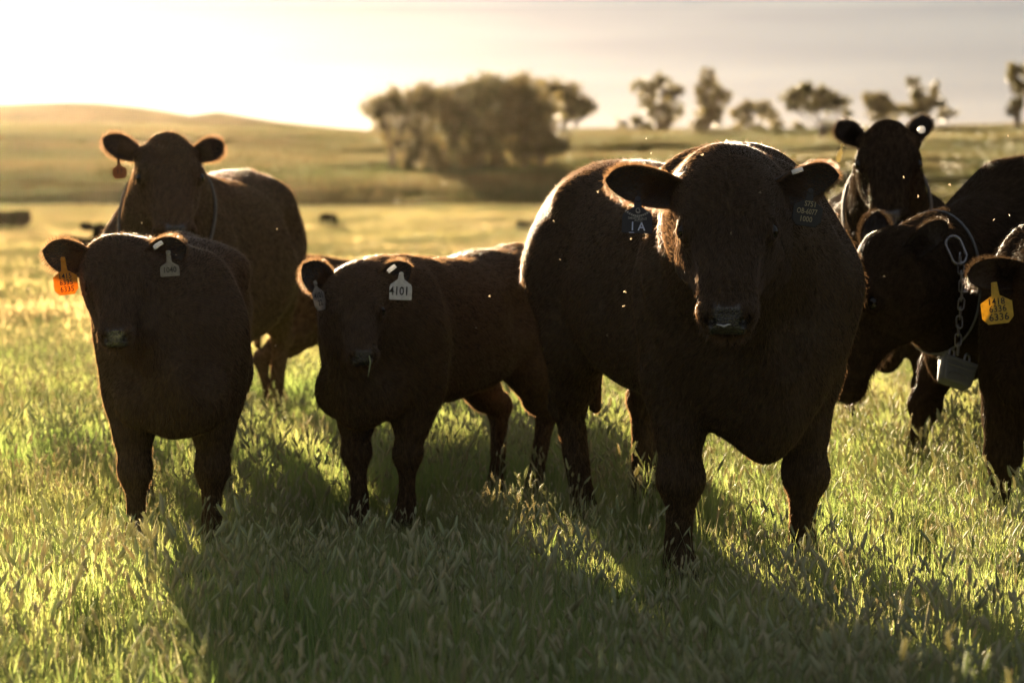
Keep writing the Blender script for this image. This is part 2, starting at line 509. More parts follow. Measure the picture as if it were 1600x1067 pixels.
def mesh_field(f, xs, ys, zs):
    """surface nets over a rectilinear grid, evaluated only near the surface"""
    ST = 4
    def pad(a):
        e = (-(len(a) - 1)) % ST
        return np.concatenate([a, a[-1] + (a[-1] - a[-2]) * np.arange(1, e + 1)]).astype(f32)
    xs, ys, zs = pad(xs), pad(ys), pad(zs)
    cx, cy_, cz = xs[::ST], ys[::ST], zs[::ST]
    G = np.stack(np.meshgrid(cx, cy_, cz, indexing='ij'), -1).reshape(-1, 3)
    cv = np.concatenate([f(g) for g in np.array_split(G, max(1, len(G) // 200000))]).reshape(len(cx), len(cy_), len(cz))
    diag = np.sqrt(np.diff(cx).max() ** 2 + np.diff(cy_).max() ** 2 + np.diff(cz).max() ** 2)
    near = np.abs(cv) < diag * 1.15
    act = np.zeros([s - 1 for s in cv.shape], bool)
    for i in (0, 1):
        for j in (0, 1):
            for k in (0, 1):
                act |= near[i:i + act.shape[0], j:j + act.shape[1], k:k + act.shape[2]]
    fine = np.zeros((len(xs), len(ys), len(zs)), bool)
    A = act.repeat(ST, 0).repeat(ST, 1).repeat(ST, 2)
    for i in (0, 1):
        for j in (0, 1):
            for k in (0, 1):
                fine[i:i + A.shape[0], j:j + A.shape[1], k:k + A.shape[2]] |= A
    near_i = [np.clip(np.round(np.arange(len(a)) / ST).astype(int), 0, len(c) - 1) for a, c in ((xs, cx), (ys, cy_), (zs, cz))]
    V = cv[np.ix_(*near_i)].astype(f32)
    V = np.sign(V) * 9.0
    I = np.argwhere(fine)
    P = np.stack([xs[I[:, 0]], ys[I[:, 1]], zs[I[:, 2]]], 1)
    vals = np.concatenate([f(p) for p in np.array_split(P, max(1, len(P) // 150000))])
    V[fine] = vals
    s = V < 0
    nx, ny, nz = s.shape
    c8 = [s[i:nx - 1 + i, j:ny - 1 + j, k:nz - 1 + k] for i in (0, 1) for j in (0, 1) for k in (0, 1)]
    tot = sum(c.astype(np.int8) for c in c8)
    cells = np.argwhere((tot > 0) & (tot < 8))
    idx = np.full((nx - 1, ny - 1, nz - 1), -1, np.int32)
    idx[tuple(cells.T)] = np.arange(len(cells))
    acc = np.zeros((len(cells), 3)); cnt = np.zeros(len(cells))
    X, Y, Z = xs.astype(float), ys.astype(float), zs.astype(float)
    corners = [(i, j, k) for i in (0, 1) for j in (0, 1) for k in (0, 1)]
    for a in corners:
        for ax in range(3):
            if a[ax]: continue
            b = list(a); b[ax] = 1
            ia = cells + np.array(a); ib = cells + np.array(b)
            va, vb = V[tuple(ia.T)].astype(float), V[tuple(ib.T)].astype(float)
            m = (va < 0) != (vb < 0)
            t = np.where(m, va / np.where(np.abs(va - vb) < 1e-9, 1, va - vb), 0)
            pa = np.stack([X[ia[:, 0]], Y[ia[:, 1]], Z[ia[:, 2]]], 1)
            pb = np.stack([X[ib[:, 0]], Y[ib[:, 1]], Z[ib[:, 2]]], 1)
            acc += np.where(m[:, None], pa + (pb - pa) * t[:, None], 0); cnt += m
    P = acc / cnt[:, None]
    F = []
    for ax in range(3):
        sl0 = [slice(None)] * 3; sl1 = [slice(None)] * 3
        sl0[ax] = slice(0, -1); sl1[ax] = slice(1, None)
        e = np.argwhere(s[tuple(sl0)] != s[tuple(sl1)])
        o1, o2 = (ax + 1) % 3, (ax + 2) % 3
        e = e[(e[:, o1] > 0) & (e[:, o2] > 0)]
        lim = (nx - 1, ny - 1, nz - 1)
        e = e[(e[:, o1] < lim[o1]) & (e[:, o2] < lim[o2])]
        inside = s[tuple(e.T)]
        q = []
        for d1, d2 in ((1, 1), (0, 1), (0, 0), (1, 0)):
            c = e.copy(); c[:, o1] -= d1; c[:, o2] -= d2
            q.append(idx[tuple(c.T)])
        q = np.stack(q, 1)
        q = np.where(inside[:, None], q, q[:, ::-1])
        F.append(q)
    F = np.concatenate(F)
    P = P.astype(f32)
    for _ in range(2):
        d, g = field_grad(f, P)
        P = P - g * np.clip(d, -0.006, 0.006)[:, None]
    return P, F

def field_grad(f, P, e=0.004):
    d = f(P)
    g = np.stack([f(P + np.array(v, f32)) - d for v in ((e, 0, 0), (0, e, 0), (0, 0, e))], 1)
    g /= np.maximum(np.linalg.norm(g, axis=1), 1e-6)[:, None]
    return d, g

# ------------------------------------------------------------------ coat, horn, eye and tag materials
def coat_mat(name, c0, c1, dusty=0.0):
    m, n, l = node_mat(name)
    out = n.new("ShaderNodeOutputMaterial"); p = n.new("ShaderNodeBsdfPrincipled")
    tc = n.new("ShaderNodeTexCoord")
    mp = n.new("ShaderNodeMapping"); mp.inputs["Scale"].default_value = (6, 26, 9)
    l.new(tc.outputs["Object"], mp.inputs["Vector"])
    n1 = n.new("ShaderNodeTexNoise"); n1.inputs["Scale"].default_value = 3.2; n1.inputs["Detail"].default_value = 7; n1.inputs["Roughness"].default_value = 0.62
    l.new(mp.outputs["Vector"], n1.inputs["Vector"])
    n2 = n.new("ShaderNodeTexNoise"); n2.inputs["Scale"].default_value = 3.0; n2.inputs["Detail"].default_value = 3
    l.new(tc.outputs["Object"], n2.inputs["Vector"])
    n3 = n.new("ShaderNodeTexNoise"); n3.inputs["Scale"].default_value = 170.0; n3.inputs["Detail"].default_value = 3
    l.new(tc.outputs["Object"], n3.inputs["Vector"])
    r = n.new("ShaderNodeValToRGB")
    r.color_ramp.elements[0].position = 0.38; r.color_ramp.elements[0].color = (*c0, 1)
    r.color_ramp.elements[1].position = 0.68; r.color_ramp.elements[1].color = (*c1, 1)
    l.new(n1.outputs["Fac"], r.inputs["Fac"])
    # dander and dust caught in the coat
    d = n.new("ShaderNodeValToRGB")
    d.color_ramp.elements[0].position = 0.60; d.color_ramp.elements[0].color = (0, 0, 0, 1)
    d.color_ramp.elements[1].position = 0.74; d.color_ramp.elements[1].color = (dusty, dusty, dusty, 1)
    l.new(n2.outputs["Fac"], d.inputs["Fac"])
    d2 = n.new("ShaderNodeMath"); d2.operation = 'MULTIPLY'
    l.new(d.outputs["Color"], d2.inputs[0]); l.new(n3.outputs["Fac"], d2.inputs[1])
    mx = n.new("ShaderNodeMixRGB"); mx.inputs["Color2"].default_value = (0.16, 0.135, 0.11, 1)
    l.new(d2.outputs[0], mx.inputs["Fac"]); l.new(r.outputs["Color"], mx.inputs["Color1"])
    at = n.new("ShaderNodeAttribute"); at.attribute_name = "skin"
    sp = n.new("ShaderNodeSeparateColor"); l.new(at.outputs["Color"], sp.inputs["Color"])
    vo = n.new("ShaderNodeTexVoronoi"); vo.inputs["Scale"].default_value = 190.0
    l.new(tc.outputs["Object"], vo.inputs["Vector"])
    nc = n.new("ShaderNodeMixRGB"); nc.inputs["Color1"].default_value = (0.024, 0.022, 0.024, 1); nc.inputs["Color2"].default_value = (0.060, 0.056, 0.060, 1)
    l.new(vo.outputs["Distance"], nc.inputs["Fac"])
    m1 = n.new("ShaderNodeMixRGB"); l.new(sp.outputs["Red"], m1.inputs["Fac"]); l.new(mx.outputs["Color"], m1.inputs["Color1"]); l.new(nc.outputs["Color"], m1.inputs["Color2"])
    m2 = n.new("ShaderNodeMixRGB"); l.new(sp.outputs["Green"], m2.inputs["Fac"]); l.new(m1.outputs["Color"], m2.inputs["Color1"]); m2.inputs["Color2"].default_value = (0.03, 0.025, 0.02, 1)
    l.new(m2.outputs["Color"], p.inputs["Base Color"])
    rm = n.new("ShaderNodeMapRange"); rm.inputs["To Min"].default_value = 0.95; rm.inputs["To Max"].default_value = 0.22
    l.new(sp.outputs["Red"], rm.inputs["Value"]); l.new(rm.outputs["Result"], p.inputs["Roughness"])
    sm = n.new("ShaderNodeMapRange"); sm.inputs["To Min"].default_value = 0.0; sm.inputs["To Max"].default_value = 0.6
    l.new(sp.outputs["Red"], sm.inputs["Value"]); l.new(sm.outputs["Result"], p.inputs["Specular IOR Level"])
    cw_ = n.new("ShaderNodeMath"); cw_.operation = 'MULTIPLY'; cw_.inputs[1].default_value = 0.55
    l.new(sp.outputs["Red"], cw_.inputs[0]); l.new(cw_.outputs[0], p.inputs["Coat Weight"])
    p.inputs["Coat Roughness"].default_value = 0.16; p.inputs["Coat IOR"].default_value = 1.7
    p.inputs["Sheen Weight"].default_value = 0.0; p.inputs["Sheen Roughness"].default_value = 0.45
    p.inputs["Sheen Tint"].default_value = (0.5, 0.32, 0.2, 1)
    a = n.new("ShaderNodeMath"); a.operation = 'MULTIPLY_ADD'; a.inputs[1].default_value = 0.18
    l.new(n3.outputs["Fac"], a.inputs[0]); l.new(n1.outputs["Fac"], a.inputs[2])
    a2 = n.new("ShaderNodeMixRGB"); l.new(sp.outputs["Red"], a2.inputs["Fac"]); l.new(a.outputs[0], a2.inputs["Color1"]); l.new(vo.outputs["Distance"], a2.inputs["Color2"])
    b = n.new("ShaderNodeBump"); b.inputs["Strength"].default_value = 0.55; b.inputs["Distance"].default_value = 0.012
    l.new(a2.outputs["Color"], b.inputs["Height"]); l.new(b.outputs["Normal"], p.inputs["Normal"])
    l.new(p.outputs["BSDF"], out.inputs["Surface"])
    return m

def hair_mat(name, col, through, tfac=0.30, spec=0.42):
    """short hair: dark by reflected light, glowing where the sun comes through"""
    m, n, l = node_mat(name)
    out = n.new("ShaderNodeOutputMaterial")
    hi = n.new("ShaderNodeHairInfo")
    va = n.new("ShaderNodeMapRange"); va.inputs["To Min"].default_value = 0.65; va.inputs["To Max"].default_value = 1.35
    l.new(hi.outputs["Random"], va.inputs["Value"])
    cm = n.new("ShaderNodeMixRGB"); cm.blend_type = 'MULTIPLY'; cm.inputs["Fac"].default_value = 1.0
    cm.inputs["Color1"].default_value = (*col, 1); l.new(va.outputs["Result"], cm.inputs["Color2"])
    p = n.new("ShaderNodeBsdfPrincipled"); p.inputs["Roughness"].default_value = 0.36; p.inputs["Specular IOR Level"].default_value = spec
    l.new(cm.outputs["Color"], p.inputs["Base Color"])
    t = n.new("ShaderNodeBsdfTranslucent"); t.inputs["Color"].default_value = (*through, 1)
    ms = n.new("ShaderNodeMixShader"); ms.inputs["Fac"].default_value = tfac
    l.new(p.outputs["BSDF"], ms.inputs[1]); l.new(t.outputs["BSDF"], ms.inputs[2])
    l.new(ms.outputs["Shader"], out.inputs["Surface"])
    return m

M_COAT_BULL = coat_mat("black_bull_coat", (0.028, 0.0192, 0.0120), (0.072, 0.050, 0.031), 0.35)
M_COAT_COW = coat_mat("black_cow_coat", (0.019, 0.013, 0.008), (0.040, 0.0275, 0.0175), 0.05)
M_COAT_CALF = coat_mat("lens_veiled_calf_coat", (0.038, 0.0255, 0.0160), (0.088, 0.059, 0.036), 0.15)  # rusty black calf coat, painted lighter and browner for the warm lens veil
M_COAT_VEILED = coat_mat("lens_veiled_cow_coat", (0.050, 0.033, 0.0195), (0.106, 0.070, 0.041), 0.2)  # black coat with the lens veil's brown lift put into its colour
M_FUR_BLACK = hair_mat("fur_deep_black", (0.024, 0.017, 0.011), (0.40, 0.24, 0.12), 0.05, 0.06)
M_FUR_DARK = hair_mat("fur_black", (0.043, 0.030, 0.019), (0.52, 0.28, 0.125), 0.24)
M_FUR_CALF = hair_mat("fur_rusty_lens_veiled", (0.056, 0.038, 0.024), (0.58, 0.33, 0.15), 0.26)  # rusty black hair, its colour also warmed to carry the lens veil
M_NOSE = simple_mat("nose_leather", (0.030, 0.027, 0.028), 0.30, bump=0.5, bscale=130, var=0.3)
M_EARSKIN = simple_mat("ear_skin", (0.020, 0.013, 0.010), 0.7, bump=0.4, bscale=90, trans=0.03)
M_HOOF = simple_mat("hoof_horn", (0.03, 0.025, 0.02), 0.5, bump=0.3)
M_EYE = simple_mat("eye_wet_black", (0.006, 0.004, 0.003), 0.06, var=0.3, spec=0.34)

BODY = {
 'bull': dict(
  torso=[(.40,1.13,.72,.10),(.33,1.20,.60,.19),(.20,1.33,.52,.265),(.04,1.45,.50,.305),(-.16,1.475,.52,.315),(-.45,1.40,.56,.325),
         (-.75,1.38,.58,.34),(-1.02,1.40,.63,.33),(-1.25,1.42,.70,.315),(-1.45,1.38,.80,.29),(-1.58,1.26,.90,.19),(-1.63,1.15,.98,.08)],
  front=[(.07,.25,1.00,.175),(-.01,.235,.70,.125),(.02,.215,.52,.083),(.035,.21,.37,.070),(.03,.205,.29,.048),(.02,.205,.15,.045),(.04,.205,.09,.055),(.075,.205,.03,.062)],
  hind=[(-1.30,.20,1.00,.25),(-1.22,.235,.76,.155),(-1.36,.215,.60,.10),(-1.50,.205,.50,.066),(-1.49,.20,.40,.050),(-1.44,.20,.16,.047),(-1.41,.20,.09,.055),(-1.38,.20,.03,.062)],
  neck=(.355,.29,.86,.78), rump=1.38, hip=-1.12, tail=-1.58, L=.51, shoulder=.175, brisket=(.20,.60,.175,.078,.17)),
 'cow': dict(
  torso=[(.36,1.02,.70,.07),(.29,1.10,.60,.14),(.17,1.21,.51,.215),(.03,1.30,.48,.26),(-.15,1.31,.47,.295),(-.45,1.275,.45,.36),
         (-.75,1.265,.45,.395),(-1.0,1.285,.51,.385),(-1.2,1.30,.62,.33),(-1.38,1.27,.74,.255),(-1.50,1.17,.84,.16),(-1.55,1.08,.92,.07)],
  front=[(.06,.20,.92,.14),(-.02,.20,.66,.10),(.01,.185,.48,.064),(.025,.18,.35,.054),(.02,.175,.28,.036),(.01,.175,.14,.034),(.03,.175,.08,.042),(.06,.175,.03,.05)],
  hind=[(-1.26,.18,.92,.21),(-1.18,.215,.70,.13),(-1.32,.20,.56,.078),(-1.46,.195,.47,.052),(-1.45,.19,.38,.038),(-1.40,.19,.15,.036),(-1.37,.19,.08,.044),(-1.34,.19,.03,.05)],
  neck=(.33,.23,.70,.72), rump=1.27, hip=-1.08, tail=-1.50, L=.52, shoulder=.15, brisket=(.26,.56,.13,.07,.12)),
 'calf': dict(
  torso=[(.28,.84,.62,.05),(.23,.90,.53,.11),(.14,.98,.49,.150),(.02,1.05,.48,.172),(-.14,1.055,.475,.185),(-.38,1.03,.47,.22),
         (-.62,1.03,.49,.235),(-.82,1.055,.53,.228),(-.98,1.06,.59,.22),(-1.10,1.03,.66,.18),(-1.19,.95,.74,.12),(-1.23,.88,.79,.05)],
  front=[(.05,.150,.76,.115),(-.02,.145,.56,.092),(.01,.135,.42,.068),(.022,.128,.31,.052),(.018,.126,.25,.036),(.008,.125,.13,.032),(.02,.125,.075,.038),(.045,.125,.025,.043)],
  hind=[(-1.0,.14,.76,.17),(-.93,.165,.57,.108),(-1.05,.155,.46,.068),(-1.16,.15,.39,.047),(-1.15,.148,.32,.035),(-1.11,.148,.13,.032),(-1.085,.148,.075,.038),(-1.06,.148,.025,.043)],
  neck=(.25,.17,.58,.74), rump=1.03, hip=-.86, tail=-1.18, L=.33, shoulder=.10, brisket=(.19,.52,.09,.05,.09)),
}
HEAD = {
 'bull': [(-.13,-.08,-.26,.10),(-.05,-.005,-.36,.165),(.06,.040,-.43,.225),(.18,.060,-.47,.264),(.30,.066,-.48,.280),(.42,.056,-.45,.262),
          (.55,.042,-.38,.222),(.68,.030,-.325,.186),(.80,.022,-.295,.172),(.90,.012,-.275,.178),(.97,-.030,-.25,.160),(1.01,-.085,-.21,.11)],
 'cow': [(-.13,-.07,-.26,.07),(-.05,.0,-.35,.13),(.06,.040,-.42,.205),(.18,.058,-.45,.245),(.30,.060,-.46,.255),(.42,.050,-.43,.232),
          (.55,.038,-.37,.190),(.68,.028,-.315,.160),(.80,.020,-.285,.152),(.90,.010,-.265,.162),(.97,-.030,-.24,.148),(1.01,-.085,-.20,.10)],
 'calf': [(-.15,-.07,-.26,.10),(-.05,.005,-.36,.165),(.07,.052,-.43,.235),(.19,.075,-.46,.272),(.31,.078,-.47,.284),(.43,.055,-.44,.258),
          (.56,.036,-.38,.212),(.69,.024,-.325,.176),(.81,.016,-.295,.162),(.91,.006,-.27,.168),(.97,-.030,-.245,.155),(1.01,-.085,-.205,.105)],
}

def head_frame(u, roll):
    u = Vector(u).normalized()
    v = Vector((0, 0, 1)).cross(u).normalized()
    w = u.cross(v)
    q = Matrix.Rotation(roll, 3, u)
    return np.array([u, q @ v, q @ w], f32).T         # columns u v w

class Cattle:
    pass

def build_cattle(kind, name, label, loc, yaw, scale, poll_px, face, feet=None, h=0.013, hh=None, coat=None, fur=None, nfur=30000,
                 fur_len=0.016, group=None, low=False, ears=(), neck_drop=0.0, z_off=0.0, seed=1, neck_k=1.0, fold=0.0, width=1.0, lying=False, head=1.0):
    """yaw: turn of the heading from straight at the camera towards +x, degrees.
       poll_px (px,py,d) of the poll; face (turn to +x, pitch down, roll) in world degrees; ears: list of (side, tip px,py,d, width, droop)"""
    T = BODY[kind]
    th = math.radians(yaw)
    head2 = math.atan2(-math.cos(th), math.sin(th))
    M = Matrix.Translation(Vector((loc[0], loc[1], z_off))) @ Matrix.Rotation(head2, 4, 'Z')
    Mi = M.inverted()
    S = scale
    L = T['L'] * S * head
    poll = np.array(Mi @ W(*poll_px), f32)
    ft, fp, fr = (math.radians(a) for a in face)
    uw = Vector((math.sin(ft) * math.cos(fp), -math.cos(ft) * math.cos(fp), -math.sin(fp)))
    R = head_frame(Mi.to_3x3() @ uw, fr)
    u, v, w = R[:, 0], R[:, 1], R[:, 2]
    ttab = table([(a * S, b * S, c * S, d * S * width) for a, b, c, d in T['torso']])
    htab = table([(a * L, b * L, c * L, d * L) for a, b, c, d in HEAD[kind]])
    def hp(a, b, c): return poll + u * f32(a * L) + v * f32(b * L) + w * f32(c * L)
    # limbs: optional foot offsets per leg (fore/aft, lateral, lift)
    feet = feet or {}
    legs = []
    for nm, rows in (('front', T['front']), ('hind', T['hind'])):
        for sgn, sd in ((1, 'L'), (-1, 'R')):
            dx, dy = feet.get(nm[0] + sd, (0, 0))
            pts = []
            for (x, y, z, r) in rows:
                k = np.clip(1 - z / (rows[0][2]), 0, 1) ** 0.9
                pts.append((np.array([x * S + dx * k, sgn * (y * S * (0.5 + 0.5 * width) + dy * k), z * S], f32), r * S))
            legs.append((nm, sgn, pts))
    if lying:                                            # folded legs tucked along the ground beside the belly
        legs = []
    nr0, nr1, nz, nkx = T['neck']
    nb = np.array([-0.02 * S, 0, nz * S + 0.14 * S], f32)
    ncen = hp(.10, 0, -.30)
    mid = (nb + ncen) * 0.5 + np.array([0.02 * S, 0, (0.05 - neck_drop) * S], f32)
    bz = [nb * (1 - t) ** 2 + 2 * mid * t * (1 - t) + ncen * t * t for t in np.linspace(0, 1, 6)]
    brad = [(nr0 + (nr1 * 0.78 - nr0) * t ** 0.8) * S * neck_k for t in np.linspace(0, 1, 6)]
    rng = np.random.default_rng(seed)
    ph = rng.random(12) * 6.28
    bx, bz_, bh, bw, bt = (q * S for q in T['brisket'])
    chest_x = T['torso'][0][0] * S
    def f(P):
        P = np.asarray(P, f32)
        d = d_loft(P[:, 0], P[:, 1], P[:, 2], ttab, 2.45 if kind == 'bull' else 2.25, 0.0)
        Rh = 1.3 * L
        # hip hooks, tail head, shoulder blades, brisket
        for sg in (1, -1):
            d = smin(d, d_ell(P, (T['hip'] * S, sg * .20 * S * (T['rump'] / 1.3), (T['rump'] - .085 * T['rump']) * S), (.10 * S, .09 * S, .06 * S)), .10 * S)
            sh = T['shoulder'] * S
            d = smin(d, d_ell(P, (.02 * S, sg * sh * 1.15, nz * S + .14 * S), (.15 * S, .12 * S, .30 * S)), .07 * S)
            d = smin(d, d_ell(P, (.19 * S, sg * sh * 1.12, nz * S - .02 * S), (.085 * S, .075 * S, .10 * S)), .07 * S)
            d = smax(d, -d_ell(P, ((T['hip'] + .17) * S, sg * .56 * S * (T['rump'] / 1.35), T['rump'] * .80 * S), (.13 * S, .22 * S, .11 * S)), .10 * S)
        d = smin(d, d_ell(P, (T['tail'] * S + .06 * S, 0, (T['rump'] - .015) * S), (.10 * S, .055 * S, .055 * S)), .08 * S)
        d = smin(d, d_ell(P, (bx, 0, bz_), (bt, bw * 1.25, bh)), .10 * S)
        # neck
        for k in range(5):
            d = smin(d, d_flatcone(P, bz[k], bz[k + 1], brad[k], brad[k + 1], nkx), (.09 if k < 2 else .07) * S)
        # dewlap from throat to brisket
        d = smin(d, d_flatcone(P, hp(.18, 0, -.50), (bx + .03 * S, 0, bz_ + .10 * S), .07 * S, .12 * S, .45), .09 * S)
        # limbs
        for nm, sg, pts in legs:
            for k in range(len(pts) - 1):
                (a, ra), (b, rb) = pts[k], pts[k + 1]
                e = d_flatcone(P, a, b, ra, rb, .82 if k < 4 else .95) if k else d_flatcone(P, a, b, ra, rb, .72)
                d = smin(d, e, (.075 if k == 0 else .05 if k < 3 else .02) * S)
            # knee or hock knob
            a, ra = pts[3]
            d = smin(d, d_ell(P, a, (ra * 1.2, ra * 1.13, ra * 1.25)), .03 * S)
        if lying:
            zb = T['torso'][5][2] * S
            for sg in (1, -1):
                d = smin(d, d_cone(P, (-.95 * S, sg * .22 * S, zb + .10 * S), (-.45 * S, sg * .33 * S, zb + .05 * S), .12 * S, .05 * S), .05 * S)
                d = smin(d, d_cone(P, (.05 * S, sg * .18 * S, zb + .07 * S), (.30 * S, sg * .16 * S, zb + .04 * S), .07 * S, .045 * S), .05 * S)
        # tail
        tx = T['tail'] * S
        d = smin(d, d_cone(P, (tx - .02 * S, 0, (T['rump'] - .04) * S), (tx - .075 * S, 0, (T['rump'] - .30) * S), .038 * S, .024 * S), .04 * S)
        if not lying:
            d = smin(d, d_cone(P, (tx - .075 * S, 0, (T['rump'] - .30) * S), (tx - .06 * S, 0, .60 * S), .022 * S, .016 * S), .02 * S)
            d = smin(d, d_cone(P, (tx - .06 * S, 0, .60 * S), (tx - .05 * S, 0, .46 * S), .03 * S, .022 * S), .03 * S)
        # large scale unevenness: folds on the neck, ribs, muscle
        x, y, z = P[:, 0], P[:, 1], P[:, 2]
        am = 0.0032 * S
        d = d + am * (np.sin(9 * x / S + 4 * z / S + ph[0]) * np.sin(7 * z / S + ph[1]) + 0.6 * np.sin(21 * x / S + 2 * np.sin(6 * z / S + ph[4]) + ph[2]) * np.sin(5 * z / S + ph[3]))
        if fold:
            wgt = np.clip(1 - np.abs(x / S + 0.0) / 0.42, 0, 1) * np.clip((z / S - .6) * 3, 0, 1)
            d = d + fold * wgt * np.sin(34 * x / S + 5 * np.sin(3 * z / S + ph[5]) + ph[6])
        rw = np.clip((x / S + 1.0) * 4, 0, 1) * np.clip((-.25 - x / S) * 4, 0, 1) * np.clip((z / S - .55) * 4, 0, 1)
        d = d + .0011 * S * rw * np.sin(2 * np.pi * (x / S + .25 * z / S + .02 * np.sin(5 * z / S + ph[7])) / .10) * (.5 + .5 * np.sin(4 * z / S + ph[8]))
        # head
        q = P - poll
        hu, hv, hw_ = q @ u, q @ v, q @ w
        m = (hu > -0.6 * L) & (hu < 1.5 * L) & (np.abs(hv) < .8 * L) & (hw_ > -1.1 * L) & (hw_ < .6 * L)
        if m.any():
            Q = P[m]; dm = d[m]
            e = d_loft(hu[m], hv[m], hw_[m], htab, 2.7, 0.12)
            loc3 = np.stack([hu[m], hv[m], hw_[m]], 1) / f32(L)
            def el(c, r): return d_ell(loc3, c, r) * f32(L)
            e = smin(e, el((-.01, 0, -.06), (.09, .12, .10)), .07 * L)                    # poll
            for sg in (1, -1):
                e = smin(e, el((.315, sg * .215, .000), (.100, .055, .055)), .05 * L)
                e = smax(e, -el((.60, sg * .285, -.090), (.17, .085, .10)), .07 * L)       # hollow below the facial crest      # brow
                e = smin(e, el((.33, sg * .150, -.30), (.21, .085, .16)), .07 * L)         # cheek
                e = smin(e, el((.03, sg * .20, -.12), (.06, .08, .06)), .06 * L)           # ear root
                ec = np.array((.365, sg * EYE_V[kind], -.036), f32); eo = np.array((.22, sg * .70, .62), f32); eo /= np.linalg.norm(eo)
                ex = np.array((1, 0, 0), f32) - eo * eo[0] + np.array((0, 0, -.35), f32); ex -= eo * (ex @ eo); ex /= np.linalg.norm(ex)
                e = smin(e, el(ec - eo * .006, (.068, .058, .056)), .03 * L)               # lids
                e = smax(e, -(d_ell(loc3, ec + eo * .045, np.array((.052, .025, .036)) * (1.15 if kind == 'calf' else 1.0), np.stack([ex, np.cross(eo, ex), eo], 1)) * f32(L)), .010 * L)
                e = smin(e, el((.925, sg * .118, -.055), (.062, .058, .075)), .035 * L)    # nostril wing
            e = smin(e, el((.925, 0, -.004), (.030, .085, .020)), .025 * L)                # ridge over the nose pad
            e = smin(e, el((.58, 0, -.005), (.22, .085, .055)), .05 * L)                   # bridge of the nose
            e = smin(e, el((.88, 0, -.235), (.10, .105, .065)), .035 * L)                  # chin
            e = smin(e, el((.95, 0, -.115), (.055, .12, .075)), .03 * L)                   # upper lip
            wr = np.clip(1 - np.abs(loc3[:, 0] - .80) / .09, 0, 1) * (loc3[:, 2] > -.12)
            e = e + .0045 * L * wr * np.sin(130 * loc3[:, 0] + 9 * np.abs(loc3[:, 1]))
            for sg in (1, -1):
                e = smax(e, -np.minimum(el((.985, sg * .098, -.078), (.050, .030, .034)), el((.955, sg * .126, -.048), (.045, .022, .034))), .014 * L)   # nostril
            e = smax(e, -(el((1.0, 0, -.190), (.10, .20, .010))), .012 * L)                # mouth line
            d[m] = smin(dm, e, .10 * L)
        return d
    # rectilinear grid, finer round the head
    lo = np.array([(T['torso'][-1][0] - .16) * S, -.50 * S, -.02]); hi = np.array([.45 * S, .50 * S, (T['rump'] + .18) * S])
    hlo = np.minimum.reduce([hp(a, b, c) for a in (-.2, 1.06) for b in (-.36, .36) for c in (-.55, .12)])
    hhi = np.maximum.reduce([hp(a, b, c) for a in (-.2, 1.06) for b in (-.36, .36) for c in (-.55, .12)])
    lo = np.minimum(lo, hlo - .03); hi = np.maximum(hi, hhi + .03)
    hh = hh or h
    axes = []
    for k in range(3):
        a = [lo[k]]
        while a[-1] < hi[k]:
            fine = hlo[k] - .02 < a[-1] < hhi[k] + .02
            a.append(a[-1] + (hh if fine else h))
        axes.append(np.array(a, f32))
    P, F = mesh_field(f, *axes)
    # nose leather by place on the muzzle, hooves by height: soft weights the coat material reads
    q = (P - poll)
    cu, cv_, cw = q @ u / L, q @ v / L, q @ w / L
    padw = 0.082 + 0.035 * np.clip((-.02 - cw) / .10, 0, 1)
    top = .925 - .035 * np.clip(np.abs(cv_) / .085, 0, 1) ** 2
    nose = sstep(top - .012, top + .018, cu - .2 * np.clip(cw + .02, 0, 1)) * (1 - sstep(padw - .02, padw + .014, np.abs(cv_) + .004 * np.sin(cu * 90))) * sstep(-.19, -.16, cw) * (cu < 1.1) * (cw < .1)
    hoof = 1 - sstep(.05 * S, .065 * S, P[:, 2]) if not lying else np.zeros(len(P))
    MI = np.where(nose[F].mean(1) > .5, 1, 0)
    MI[hoof[F].mean(1) > .5] = 2
    me = mesh_np(name, P, [F], True, [coat])
    ca = me.attributes.new("skin", 'FLOAT_COLOR', 'POINT')
    ca.data.foreach_set("color", np.stack([nose, hoof, nose * 0, nose * 0 + 1], 1).astype(f32).ravel())
    body = link(name, me, label=label, cat=kind, group=group)
    body.matrix_world = M
    A = Cattle()
    A.o, A.M, A.Mi, A.f, A.S, A.L, A.poll, A.u, A.v, A.w, A.hp = body, M, Mi, f, S, L, poll, u, v, w, hp
    A.neckc, A.neckb = ncen, nb
    A.cam = np.array(Mi @ Vector((0, 0, CAM_H)), f32)
    if low: return A
    # eyes
    for sg in (1, -1):
        c = hp(.365, sg * EYE_V[kind], -.036)
        o = link("eye", lens_ball((.056 if kind == 'calf' else .050) * L), body)
        o.matrix_basis = Matrix.Translation(Vector(c.tolist()))
    hairP, hairD, hairL = [], [], []
    # ears
    for spec in ears:
        ear(A, *spec, hairs=(hairP, hairD, hairL))
    # coat hair
    coat_hair(A, P, F, MI, nfur, fur_len, fur, rng, (hairP, hairD, hairL), legs)
    return A

def lens_ball(r):
    key = "eyeball_%.4f" % r
    if key in bpy.data.meshes: return bpy.data.meshes[key]
    V, F = [], []
    nu, nv = 16, 10
    for j in range(nv + 1):
        t = math.pi * j / nv
        for i in range(nu):
            a = 2 * math.pi * i / nu
            V.append((r * math.sin(t) * math.cos(a), r * math.sin(t) * math.sin(a), r * math.cos(t)))
    for j in range(nv):
        for i in range(nu):
            F.append((j * nu + i, (j + 1) * nu + i, (j + 1) * nu + (i + 1) % nu, j * nu + (i + 1) % nu))
    return mesh_np(key, V, [np.array(F)], True, [M_EYE])

